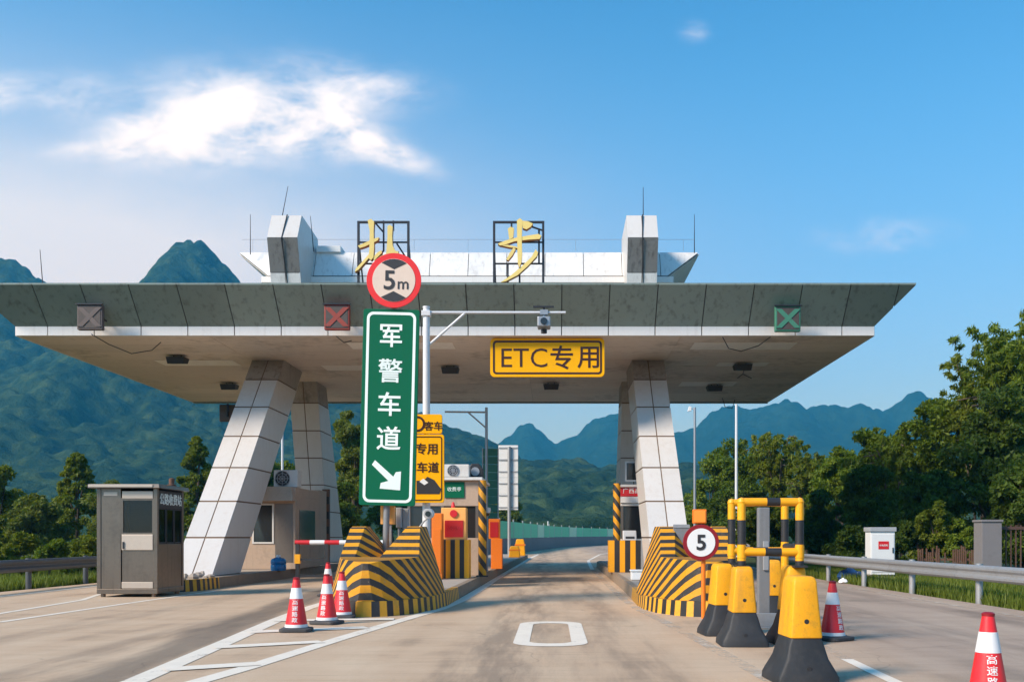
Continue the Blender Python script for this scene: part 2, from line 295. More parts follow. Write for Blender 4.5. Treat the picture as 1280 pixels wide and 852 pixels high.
# ------------------------------------------------------------------ mesh helpers
COL = scn.collection
def ex(px, Y): return (px-VX)*Y/F            # eastings and heights of a surveyed point at depth Y
def ez(py, Y): return CH+(VY-py)*Y/F
def gy(py): return CH*F/(py-VY)
def link(o, parent=None):
    COL.objects.link(o)
    if parent is not None: o.parent = parent
    return o
def wloc(o):
    x = np.zeros(3)
    while o is not None: x += np.array(o.location); o = o.parent
    return x
def tag(o, label=None, cat=None, group=None, kind=None):
    for k, v in (('label', label), ('category', cat), ('group', group), ('kind', kind)):
        if v: o[k] = v
    return o
def thing(name, label, cat, loc=(0,0,0), group=None):
    o = bpy.data.objects.new(name, None); o.location = loc; o.empty_display_size = .3
    link(o); return tag(o, label, cat, group)
class MB:
    def __init__(s): s.v = []; s.f = []; s.mi = []; s.cur = 0
    def add(s, vs_, fs):
        b = len(s.v); s.v += [tuple(map(float, p)) for p in vs_]
        s.f += [tuple(i+b for i in f) for f in fs]; s.mi += [s.cur]*len(fs); return s
    def slot(s, i): s.cur = i; return s
    def box(s, x0, x1, y0, y1, z0, z1):
        return s.hexa([(x0,y0,z0),(x1,y0,z0),(x1,y1,z0),(x0,y1,z0)], [(x0,y0,z1),(x1,y0,z1),(x1,y1,z1),(x0,y1,z1)])
    def hexa(s, a, b):
        n = len(a); fs = [tuple(range(n))[::-1], tuple(range(n, 2*n))] + [(i, (i+1) % n, n+(i+1) % n, n+i) for i in range(n)]
        return s.add(list(a)+list(b), fs)
    def prism(s, pts, axis, a, b):
        """polygon pts extruded along axis from a to b; pts are the other two coordinates in order"""
        def mk(p, t): return {'x': (t, p[0], p[1]), 'y': (p[0], t, p[1]), 'z': (p[0], p[1], t)}[axis]
        return s.hexa([mk(p, a) for p in pts], [mk(p, b) for p in pts])
    def tube(s, p0, p1, r0, r1=None, n=12, caps=True):
        r1 = r0 if r1 is None else r1; p0 = np.array(p0, float); p1 = np.array(p1, float); d = p1-p0; d /= np.linalg.norm(d)
        a = np.cross(d, (0,0,1) if abs(d[2]) < .9 else (0,1,0)); a /= np.linalg.norm(a); b = np.cross(d, a)
        an = [2*math.pi*i/n for i in range(n)]
        vs_ = [p0+r0*(math.cos(t)*a+math.sin(t)*b) for t in an]+[p1+r1*(math.cos(t)*a+math.sin(t)*b) for t in an]
        fs = [(i, (i+1) % n, n+(i+1) % n, n+i) for i in range(n)]
        if caps: fs += [tuple(range(n))[::-1], tuple(range(n, 2*n))]
        return s.add(vs_, fs)
    def path(s, pts, r, n=6):
        for a, b in zip(pts, pts[1:]): s.tube(a, b, r, n=n)
        return s
    def lathe(s, prof, c=(0,0,0), n=28, caps=True):
        vs_ = []; fs = []
        for (r, z) in prof:
            for i in range(n): t = 2*math.pi*i/n; vs_.append((c[0]+r*math.cos(t), c[1]+r*math.sin(t), c[2]+z))
        for k in range(len(prof)-1):
            for i in range(n): j = (i+1) % n; fs.append((k*n+i, k*n+j, (k+1)*n+j, (k+1)*n+i))
        if caps: fs += [tuple(range(n))[::-1], tuple(range((len(prof)-1)*n, len(prof)*n))]
        return s.add(vs_, fs)
    def disc(s, x, y, z, r, th=.03, n=40):      # upright disc facing -Y
        return s.tube((x, y, z), (x, y+th, z), r, n=n)
    def build(s, name, m, parent=None, bevel=0, smooth=False, seg=2):
        off = wloc(parent) if parent is not None else np.zeros(3)
        me = bpy.data.meshes.new(name); me.from_pydata([tuple(np.array(p)-off) for p in s.v], [], s.f)
        for mm in (m if isinstance(m, (list, tuple)) else [m]): me.materials.append(MATS[mm])
        me.polygons.foreach_set('material_index', s.mi)
        import bmesh
        bm = bmesh.new(); bm.from_mesh(me); bmesh.ops.recalc_face_normals(bm, faces=bm.faces); bm.to_mesh(me); bm.free()
        if smooth: me.polygons.foreach_set('use_smooth', [True]*len(me.polygons)); me.set_sharp_from_angle(angle=R(40))
        o = bpy.data.objects.new(name, me); link(o, parent)
        if bevel:
            bv = o.modifiers.new('bevel', 'BEVEL'); bv.width = bevel; bv.segments = seg; bv.limit_method = 'ANGLE'; bv.angle_limit = R(40)
        return o
def struct(o, label=None): return tag(o, label, None, None, 'structure')
def copy_tree(o, parent=None):
    c = o.copy(); link(c, parent)
    for ch in list(o.children): copy_tree(ch, c)
    return c
def text(body, size, x, y, z, m, parent, name='lettering', bold=.0, depth=.004, sx=1.0, yaw=0.0, spacing=1.0):
    """flat lettering standing upright, centred on x,z, facing -Y (or turned by yaw)"""
    cu_ = bpy.data.curves.new(name, 'FONT'); cu_.body = body; cu_.size = size; cu_.align_x = 'CENTER'; cu_.align_y = 'CENTER'
    cu_.offset = bold*size; cu_.extrude = depth; cu_.space_character = spacing; cu_.resolution_u = 3
    tmp = bpy.data.objects.new('t', cu_); COL.objects.link(tmp)
    me = bpy.data.meshes.new_from_object(tmp.evaluated_get(bpy.context.evaluated_depsgraph_get()))
    bpy.data.objects.remove(tmp); bpy.data.curves.remove(cu_)
    n = len(me.vertices); co = np.zeros(n*3, np.float32); me.vertices.foreach_get('co', co); co = co.reshape(-1, 3)
    if n:
        co[:, 0] -= (co[:, 0].max()+co[:, 0].min())/2; co[:, 1] -= (co[:, 1].max()+co[:, 1].min())/2
    p = np.stack([co[:, 0]*sx, -co[:, 2], co[:, 1]], 1); c, s_ = math.cos(yaw), math.sin(yaw)
    p = np.stack([p[:, 0]*c-p[:, 1]*s_, p[:, 0]*s_+p[:, 1]*c, p[:, 2]], 1)+np.array((x, y, z))-(wloc(parent) if parent is not None else 0)
    me.vertices.foreach_set('co', p.astype(np.float32).ravel()); me.materials.clear(); me.materials.append(MATS[m]); me.name = name; me.update()
    o = bpy.data.objects.new(name, me); return link(o, parent)
def rounded(w, h, r, n=5, cx=0, cz=0):
    pts = []
    for (sx, sz, a0) in ((1,1,0), (-1,1,90), (-1,-1,180), (1,-1,270)):
        for i in range(n+1):
            a = R(a0+90*i/n); pts.append((cx+sx*(w/2-r)+r*math.cos(a), cz+sz*(h/2-r)+r*math.sin(a)))
    return pts
def ring(mb, outer, inner, y0, y1):
    n = len(outer)
    vs_ = [(p[0], y0, p[1]) for p in outer]+[(p[0], y0, p[1]) for p in inner]+[(p[0], y1, p[1]) for p in outer]+[(p[0], y1, p[1]) for p in inner]
    fs = []
    for i in range(n):
        j = (i+1) % n
        fs += [(i, j, n+j, n+i), (2*n+i, 3*n+i, 3*n+j, 2*n+j), (i, 2*n+i, 2*n+j, j), (n+i, n+j, 3*n+j, 3*n+i)]
    return mb.add(vs_, fs)
def lerp_list(pts, t):
    xs = [p[0] for p in pts]; return [float(np.interp(t, xs, [p[k] for p in pts])) for k in range(1, len(pts[0]))]
def np_mesh(name, verts, faces4, m, parent=None, smooth=False):
    me = bpy.data.meshes.new(name); nv, nf = len(verts), len(faces4); k = faces4.shape[1]
    me.vertices.add(nv); me.vertices.foreach_set('co', np.asarray(verts, np.float32).ravel())
    me.loops.add(nf*k); me.loops.foreach_set('vertex_index', faces4.astype(np.int32).ravel())
    me.polygons.add(nf); me.polygons.foreach_set('loop_start', np.arange(0, nf*k, k, dtype=np.int32))
    if smooth: me.polygons.foreach_set('use_smooth', np.ones(nf, bool))
    me.materials.append(MATS[m]); me.update(calc_edges=True); me.validate()
    o = bpy.data.objects.new(name, me); return link(o, parent)

# ------------------------------------------------------------------ terrain
def fbm(x, y, seed, octs=5, base=1.0):
    rs = np.random.RandomState(seed); out = np.zeros_like(x); a = 1.0; f = base; tot = 0
    for _ in range(octs):
        P = rs.rand(64, 64); xi = x*f; yi = y*f; x0 = np.floor(xi).astype(int); y0 = np.floor(yi).astype(int)
        fx = xi-x0; fy_ = yi-y0; fx = fx*fx*(3-2*fx); fy_ = fy_*fy_*(3-2*fy_)
        p = lambda i, j: P[i % 64, j % 64]
        out += a*((p(x0,y0)*(1-fx)+p(x0+1,y0)*fx)*(1-fy_)+(p(x0,y0+1)*(1-fx)+p(x0+1,y0+1)*fx)*fy_); tot += a; a *= .5; f *= 2.03
    return out/tot
def crowns(x, y, cell, seed, rad=.75):
    """height (0..1) of a canopy of round tree crowns on a jittered grid"""
    rs = np.random.RandomState(seed); J = rs.rand(97, 89, 3); ix = np.floor(x/cell).astype(int); iy = np.floor(y/cell).astype(int); best = np.zeros_like(x)
    for dx in (-1, 0, 1):
        for dy in (-1, 0, 1):
            j = J[(ix+dx) % 97, (iy+dy) % 89]
            cx_ = (ix+dx+j[..., 0])*cell; cy_ = (iy+dy+j[..., 1])*cell; rr = cell*rad*(.6+.6*j[..., 2])
            h = 1-((x-cx_)**2+(y-cy_)**2)/rr**2
            best = np.maximum(best, np.sqrt(np.clip(h, 0, 1))*(.5+.5*j[..., 2]))
    return best
def hill(name, label, D, front, back, prof, x0, x1, nx, ny, m, crown, cell, seed, gully=.25, power=1.4):
    px = np.array([ex(p[0], D) for p in prof]); pz = np.array([ez(p[1], D) for p in prof])
    xs = np.linspace(x0, x1, nx); ys = np.concatenate([np.linspace(front, D, int(ny*.8), endpoint=False), np.linspace(D, back, ny-int(ny*.8))])
    Xg, Yg = np.meshgrid(xs, ys)
    ridge = np.interp(Xg, px, pz)
    Xw = Xg+(fbm(Xg/D, Yg/D, seed+5, 3, 14)-.5)*D*.05*np.clip((D-Yg)/(D-front), 0, 1)
    ridge_w = np.interp(Xw, px, pz)
    t = np.where(Yg < D, (Yg-front)/(D-front), 1-(Yg-D)/(back-D)); t = np.clip(t, 0, 1)
    ridge_m = np.interp(Xg, px, np.convolve(np.pad(pz, 2, 'edge'), np.ones(5)/5, 'valid'))
    k = t**3
    base = (ridge_w*k+ridge_m*(1-k))*np.power(t, power)
    gl = fbm(Xg/D, Yg/D*.6, seed, 5, 9)
    env = np.clip(4*t*(1-t), 0, 1)
    Zg = base+gully*(gl-.5)*base*env*1.6+ (fbm(Xg/D, Yg/D, seed+9, 4, 40)-.5)*.03*D*.25*np.clip(t*3, 0, 1)
    Zg = Zg+crown*crowns(Xg, Yg, cell, seed+1)*np.clip(t*20, 0, 1)-.6
    v = np.stack([Xg, Yg, Zg], -1).reshape(-1, 3)
    a = (np.arange(len(ys)-1)[:, None]*nx+np.arange(nx-1)[None, :]).ravel()
    f = np.stack([a, a+1, a+nx+1, a+nx], 1)
    return struct(np_mesh(name, v, f, m, None, True), label)
mb = MB(); mb.add([(-2600,-400,-.06),(2600,-400,-.06),(2600,4000,-.06),(-2600,4000,-.06)], [(0,1,2,3)])
struct(mb.build('ground', 'earth'), 'grassy ground around the toll plaza')
hill('hill', 'forested hillside with a pointed peak behind the left of the canopy', 900, 210, 1200,
     [(-500,260),(-300,300),(-120,318),(-40,320),(0,327),(22,331),(50,349),(85,380),(130,400),(165,385),(184,358),(205,324),(220,308),(235,303),(250,308),(266,322),(292,352),(340,400),(400,455),(450,484),(500,508),(556,536),(575,543),(600,548),(628,563),(680,592),(760,625),(860,660),(960,668),(1100,671)],
     -880, 160, 330, 300, 'forest_near', 7.0, 8.5, 3, .24, 2.1)
hill('hill', 'far blue mountain range seen beneath the canopy and over the right trees', 1900, 1150, 2500,
     [(300,640),(420,600),(520,590),(575,578),(612,566),(632,553),(648,537),(658,531),(666,531),(676,541),(692,553),(708,551),(722,543),(738,529),(755,522),(770,519),(786,521),(808,533),(835,541),(858,541),(874,533),(890,519),(905,511),(922,511),(942,513),(962,507),(976,500),(986,499),(997,504),(1007,512),(1022,509),(1040,505),(1058,510),(1075,508),(1090,512),(1103,518),(1116,510),(1130,499),(1146,493),(1162,499),(1190,515),(1230,530),(1300,535),(1400,505),(1520,540),(1700,600),(1900,671)],
     -620, 1900, 420, 150, 'forest_far', 7, 13, 21, .25, 1.9)
hill('hill', 'low wooded foothill beyond the end of the lane', 700, 330, 900,
     [(360,630),(480,612),(560,600),(610,590),(650,583),(700,580),(740,585),(780,592),(830,585),(900,590),(980,600),(1080,590),(1200,600),(1400,620),(1600,671)],
     -190, 520, 260, 150, 'forest_near', 7, 9, 33, .3, .9)

# ------------------------------------------------------------------ road, markings
def sheet(name, m, loops, z, parent=None):
    mb = MB()
    for lp in loops: mb.add([(p[0], p[1], z) for p in lp], [tuple(range(len(lp)))])
    return mb.build(name, m, parent)
xl = [(-40,-16),(15,-13.4),(30,-12.9),(60,-11.5),(77,-3.0),(100,-1.2),(124,.8),(150,5),(175,11),(210,24)]
xr = [(-40,9.4),(15,8.35),(40,8.25),(70,9.5),(77,10.5),(100,15),(124,22),(150,31),(175,42),(210,60)]
mb = MB(); vs_ = []; ys = [p[0] for p in xl]
for (y, a), (_, b) in zip(xl, xr): vs_ += [(a, y, 0), (b, y, 0)]
mb.add(vs_, [(2*i, 2*i+1, 2*i+3, 2*i+2) for i in range(len(xl)-1)])
road = struct(mb.build('road', 'road_surface'), 'tan concrete and asphalt carriageway through the toll plaza')
def line(pts, w, name='lane_line', m='white_line', z=.005):
    mb = MB(); n = len(pts); vs_ = []
    for i, p in enumerate(pts):
        a = np.array(pts[max(0, i-1)]); b = np.array(pts[min(n-1, i+1)]); d = (b-a)/np.linalg.norm(b-a); nn = np.array((-d[1], d[0]))*w/2
        vs_ += [(*(np.array(p)+nn), z), (*(np.array(p)-nn), z)]
    mb.add(vs_, [(2*i, 2*i+1, 2*i+3, 2*i+2) for i in range(n-1)])
    o = mb.build(name, m, road); return o
line([(-3.55,6.2),(-3.30,8.2),(-3.04,9.9),(-2.70,12.9),(-2.36,15.6),(-2.02,18.0),(-1.86,20.5),(-1.78,26),(-1.70,36),(-1.42,58),(-1.05,75)], .21)
line([(-3.62,6.6),(-3.76,9.0),(-4.05,12.5),(-4.32,15.6),(-4.48,18.2),(-4.5,24)], .24)
for a, b in (((-3.62,8.35),(-3.22,8.75)), ((-3.80,9.75),(-3.02,10.2)), ((-3.98,11.7),(-2.86,12.35)), ((-4.15,13.6),(-2.66,14.3)), ((-4.32,15.5),(-2.5,15.75))):
    line([a, b], .30 if a[1] < 12 else .36, 'chevron_bar', 'white_line', .010)
line([(2.05,8.0),(1.98,9.2),(1.88,12),(1.72,15.5),(1.56,18),(1.50,21),(1.52,26),(1.62,40)], .17, 'lane_line', 'worn_line')
line([(1.62,40),(2.0,55),(3.6,75),(7,95),(14,130)], .16)
line([(3.02,7.0),(3.10,9.6),(3.14,10.6)], .13)
line([(3.14,10.6),(3.2,11.5),(3.5,15),(3.9,18.5),(4.45,23)], .13, 'lane_line', 'worn_line')
line([(-9.6,12),(-9.0,14),(-8.45,15.3),(-8.38,18),(-8.3,20.6),(-8.1,24)], .13)
line([(-9.0,14.3),(-9.4,17),(-9.72,20.6),(-10.4,23)], .12)
line([(-12.2,4),(-12.1,20),(-11.9,60)], .13); line([(7.75,4),(7.65,20),(7.6,45),(8.6,70)], .12, 'lane_line', 'worn_line')
# the digit 0 painted on the lane
mb = MB(); o_ = rounded(.92, 3.5, .42, 8, -.02, 13.6); i_ = rounded(.52, 2.86, .24, 8, -.02, 13.6); n = len(o_)
mb.add([(p[0], p[1], .005) for p in o_]+[(p[0], p[1], .005) for p in i_], [(i, (i+1) % n, n+(i+1) % n, n+i) for i in range(n)])
mb.build('painted_digit', 'white_line', road)

# ------------------------------------------------------------------ toll islands with hazard noses
def island(label, bow, right, left, H=.25, stripe_len=5.2, plain='kerb'):
    """bow: (x,y); right/left: lists of (y,x) along each side"""
    t = thing('toll_island', label, 'traffic island', (bow[0], bow[1]+3, 0), 'raised toll islands')
    pr = [bow]+[(x, y) for y, x in right]; pl = [bow]+[(x, y) for y, x in left]
    def resample(p, st=.14):
        p = np.array(p, float); d = np.r_[0, np.cumsum(np.linalg.norm(np.diff(p, axis=0), axis=1))]
        s = np.r_[np.arange(0, min(stripe_len, d[-1]), st), np.linspace(min(stripe_len, d[-1]), d[-1], 14)]
        return np.stack([np.interp(s, d, p[:, 0]), np.interp(s, d, p[:, 1])], 1), s
    mb = MB(); rr, sr = resample(pr); ll, s2 = resample(pl)
    for side, (pp, ss) in ((1, (rr, sr)), (-1, (ll, s2))):
        for i in range(len(pp)-1):
            a, b = pp[i], pp[i+1]; d = (b-a)/np.linalg.norm(b-a); nin = np.array((-d[1], d[0]))*side*.16
            mb.slot((int(ss[i]/.14+.5) % 2) if ss[i] < stripe_len-.01 else 2)
            sl_ = nin*.16
            mb.hexa([(*a,-.02), (*b,-.02), (*(b+nin),-.02), (*(a+nin),-.02)], [(*(a+sl_),H), (*(b+sl_),H), (*(b+nin),H), (*(a+nin),H)])
    mb.build('kerb', ['yellow_worn','black_paint',plain], t)
    # inner slab
    def inset(pp, side):
        out = []
        for i in range(len(pp)):
            a = pp[max(0, i-1)]; b = pp[min(len(pp)-1, i+1)]; d = (b-a)/np.linalg.norm(b-a); out.append(pp[i]+np.array((-d[1], d[0]))*side*.155)
        return np.array(out)
    ir, il = inset(rr, 1), inset(ll, -1); poly = list(map(tuple, ir[1:]))+list(map(tuple, il[1:][::-1]))
    mb = MB(); mb.prism(poly, 'z', .0, H-.006); mb.build('slab', 'concrete', t)
    return t
def nose(t, cx, y0, hw=.95, side_lean=.30):
    """boat-bow crash block with hazard bands: low bow, ramps rising to two tall side walls at the back"""
    st = [(0,.10,.86,.06),(.10,.26,.90,.07),(.28,.42,.92,.08),(.6,.60,.93,.10),(1.0,.74,.94,.13),(1.35,.84,.95,.15),(1.95,.93,1.47,.30),(2.15,.95,1.50,.32),(2.7,.98,1.50,.32)]
    S = hw/.95; mb = MB(); vs_ = []; fs = []
    for (y, w, z, ln) in st:
        w *= S; y += y0; th = .26; fl = min(z, .94)
        vs_ += [(cx+w+.03,y,.24),(cx+w,y,.36),(cx+w-ln,y,z),(cx+w-ln-min(th, w*.4),y,z),(cx+.0,y,fl-.001),(cx-(w-ln-min(th, w*.4)),y,z),(cx-(w-ln),y,z),(cx-w,y,.36),(cx-w-.03,y,.24)]
    # inner floor edge points for the hollow behind the ramps are the middle vertex; keep walls vertical inside
    n = 9
    for k in range(len(st)-1):
        for i in range(n-1): fs.append((k*n+i, k*n+i+1, (k+1)*n+i+1, (k+1)*n+i))
    fs.append(tuple(range(n))); fs.append(tuple(range((len(st)-1)*n, len(st)*n))[::-1])
    mb.add(vs_, fs)
    o = mb.build('nose_block', 'stripe_nose', t, .012); o['label'] = 'boat-shaped concrete nose with black and yellow hazard bands'
    return o
isl_a = island('long island left of the middle lane, with striped nose and pay machine', (-3.08,16.2),
    [(16.3,-2.75),(16.55,-2.55),(17.1,-2.28),(17.9,-2.08),(18.9,-1.98),(21,-1.96),(25,-1.92),(40,-1.72),(60,-1.45),(62,-1.5)],
    [(16.3,-3.42),(16.55,-3.62),(17.1,-3.86),(17.9,-4.02),(18.9,-4.12),(25,-4.2),(40,-4.05),(60,-3.8),(62,-3.7)])
nose(isl_a, -3.06, 16.32, .96)
isl_b = island('island right of the middle lane carrying the right-hand columns', (2.58,16.2),
    [(16.3,2.92),(16.55,3.12),(17.1,3.36),(17.9,3.52),(18.9,3.64),(22,4.05),(26,4.3),(44,4.4),(44.6,4.2)],
    [(16.3,2.25),(16.55,2.05),(17.1,1.80),(17.9,1.66),(18.9,1.62),(22,1.70),(26,1.76),(44,1.92),(44.6,2.1)])
nose(isl_b, 2.60, 16.32, .93)
isl_c = island('rubble-strewn island on the left under the left-hand columns', (-9.5,23.5),
    [(23.55,-8.95),(23.75,-8.72),(24.3,-8.55),(27,-8.42),(34,-8.3),(48,-8.15)],
    [(23.55,-10.05),(23.75,-10.28),(24.3,-10.45),(27,-10.6),(34,-10.65),(48,-10.6)], .28, 2.6)
rs = random.Random(4); mb = MB()
for i in range(46):
    x = rs.uniform(-10.3,-8.75); y = rs.uniform(24.2,26.6); s_ = rs.uniform(.04,.17)
    p = [(x+rs.uniform(-s_,s_), y+rs.uniform(-s_,s_), .27) for _ in range(1)][0]
    mb.lathe([(s_*.9,0),(s_*rs.uniform(.8,1.1),s_*.4),(s_*.3,s_*rs.uniform(.7,1.0))], p, rs.choice((5,6,7)))
tag(mb.build('rubble', 'rubble'), 'heap of broken stones at the foot of the left front column', 'rubble', None, 'stuff')

# ------------------------------------------------------------------ canopy
CX, HWB, HWT = -3.12, 12.5, 13.4
YF, YT, YB = 29.0, 28.1, 43.3
ZS, ZW, ZT = 7.17, 7.43, 8.45
can = thing('toll_canopy', 'wide toll canopy with grey-green flared fascia on leaning white columns', 'canopy', (CX,34,0))
mb = MB(); mb.box(CX-HWB+.06, CX+HWB-.06, YF+.05, YB-.05, ZS+.02, ZW+.1)
mb.hexa([(CX-HWB,YF,ZW+.02),(CX+HWB,YF,ZW+.02),(CX+HWB,YB,ZW+.02),(CX-HWB,YB,ZW+.02)],
        [(CX-HWT+.04,YT+.05,ZT-.03),(CX+HWT-.04,YT+.05,ZT-.03),(CX+HWT-.04,YB+.9,ZT-.03),(CX-HWT+.04,YB+.9,ZT-.03)])
mb.build('roof_core', 'joint', can)
mb = MB(); mb.box(CX-HWT, CX+HWT, YT, YB+.95, ZT-.02, ZT+.02); mb.build('roof_edge', 'fascia_grey', can)
PW = 1.36
fasc = (ZT-.03-ZW-.02)
for k in range(-10, 10):
    a, b = (k+.5)*PW, (k+1.5)*PW; a, b = a+.014, b-.014
    if k in (-10,): a = -HWT+.02
    if k == 9: b = min(b, HWT-.02)
    sgn = 1
    def clip(a, b):
        # polygon in (x, t): right limit HWB+.9t, left limit -(HWB+.9t)
        pts = [(a,0),(b,0),(b,1),(a,1)]
        for sg in (1, -1):
            out = []
            for i in range(len(pts)):
                p, q_ = pts[i], pts[(i+1) % len(pts)]; fp = HWB+.9*p[1]-sg*p[0]; fq = HWB+.9*q_[1]-sg*q_[0]
                if fp >= 0: out.append(p)
                if fp*fq < 0: u = fp/(fp-fq); out.append((p[0]+(q_[0]-p[0])*u, p[1]+(q_[1]-p[1])*u))
            pts = out
        return pts
    pts = clip(a, b)
    if len(pts) >= 3:
        mb = MB(); f = lambda p, d: (CX+p[0], YF-.0-(YF-YT)*p[1]-d*.75, ZW+.012+p[1]*(ZT-.03-ZW)-d*.66)
        mb.hexa([f(p, .0) for p in pts], [f(p, .022) for p in pts]); mb.build('fascia_panel', 'fascia_grey', can)
    a2, b2 = max(a, -HWB), min(b, HWB)
    if b2-a2 > .1:
        mb = MB(); mb.box(CX+a2, CX+b2, YF-.03, YF+.04, ZS-.01, ZW-.006); mb.build('band_panel', 'band_white', can, .006)
for sg in (1, -1):      # side and rear fasciae
    for j in range(11):
        y0, y1 = YF+.1+j*1.3, YF+.1+(j+1)*1.3-.028; xb = CX+sg*(HWB+.0); xt = CX+sg*HWT
        mb = MB(); mb.hexa([(xb,y0,ZW+.012),(xb,y1,ZW+.012),(xt,y1,ZT-.03),(xt,y0,ZT-.03)], [(xb+sg*.018,y0,ZW),(xb+sg*.018,y1,ZW),(xt+sg*.018,y1,ZT-.045),(xt+sg*.018,y0,ZT-.045)])
        mb.build('fascia_panel', 'fascia_grey', can)
    mb = MB(); mb.box(*sorted((CX+sg*(HWB-.04), CX+sg*(HWB+.03))), YF+.05, YB, ZS-.01, ZW-.006); mb.build('side_band', 'rust' if sg > 9 else 'band_white', can)
mb = MB(); mb.box(CX-HWB, CX+HWB, YB-.02, YB+.05, ZS-.06, ZW); mb.build('rear_band', 'fascia_grey', can)
# soffit boards running across the lanes
ny = 11; dy = (YB-YF-.1)/ny; rs = random.Random(8)
for j in range(ny):
    for (a, b) in ((-HWB+.04, -6.9), (-6.9, -2.3), (-2.3, 2.3), (2.3, 6.9), (6.9, HWB-.04)):
        mb = MB(); zz = ZS+rs.uniform(-.004,.004); mb.box(CX+a+.004, CX+b-.004, YF+.05+j*dy+.004, YF+.05+(j+1)*dy-.004, zz, zz+.035); mb.build('soffit_board', 'soffit', can)
for (x0, x1, y0, y1) in ((4.3,7.4,30.0,31.1), (5.6,7.3,33.4,34.1), (4.9,7.0,37.6,38.6), (-6.2,-3.0,30.0,31.0), (-13.2,-10.6,33.0,34.0), (-7.9,-5.6,34.0,35.0), (-1.9,1.4,31.2,32.0)):
    mb = MB(); mb.box(x0, x1, y0, y1, ZS-.02, ZS-.006); mb.build('light_panel', 'soffit_light', can, .004)
for (px, py) in ((222,450), (287,484), (893,486), (689,484), (488,463), (928,459), (563,463)):
    Y = (ZS-CH)*F/(VY-py+6); x = ex(px, Y); mb = MB()
    mb.hexa([(x-.26,Y-.2,ZS-.30),(x+.26,Y-.2,ZS-.30),(x+.26,Y+.2,ZS-.24),(x-.26,Y+.2,ZS-.24)], [(x-.30,Y-.24,ZS-.08),(x+.30,Y-.24,ZS-.08),(x+.30,Y+.24,ZS-.08),(x-.30,Y+.24,ZS-.08)])
    mb.tube((x-.12,Y,ZS-.09),(x-.12,Y,ZS+.01),.015,n=6); mb.tube((x+.12,Y,ZS-.09),(x+.12,Y,ZS+.01),.015,n=6)
    mb.build('floodlight', 'dark', can, .01)
def hang(pts, r=.012): return [tuple(p) for p in pts]
for pts in ([(-15.0+1.6,28.95,7.2),(-13.0,29.2,6.95),(-12.5,29.6,6.75),(-11.9,29.6,6.85),(-11.55,29.4,7.05)], [(-6.35,29.0,7.2),(-6.1,29.2,7.0),(-5.9,29.3,7.08)], [(5.0,29.2,7.17),(5.2,29.3,6.85),(5.6,29.5,6.8),(6.1,29.4,6.95),(6.6,29.1,7.3)], [(6.6,34.0,7.15),(6.5,33.9,6.85),(6.3,33.9,6.7)], [(6.5,33.9,6.85),(6.8,33.9,6.7)], [(7.1,41.5,7.1),(7.2,41.4,6.7),(7.5,41.4,6.65),(7.6,41.4,7.0)]):
    mb = MB(); mb.path(pts, .014, 5); mb.build('loose_cable', 'dark', can)
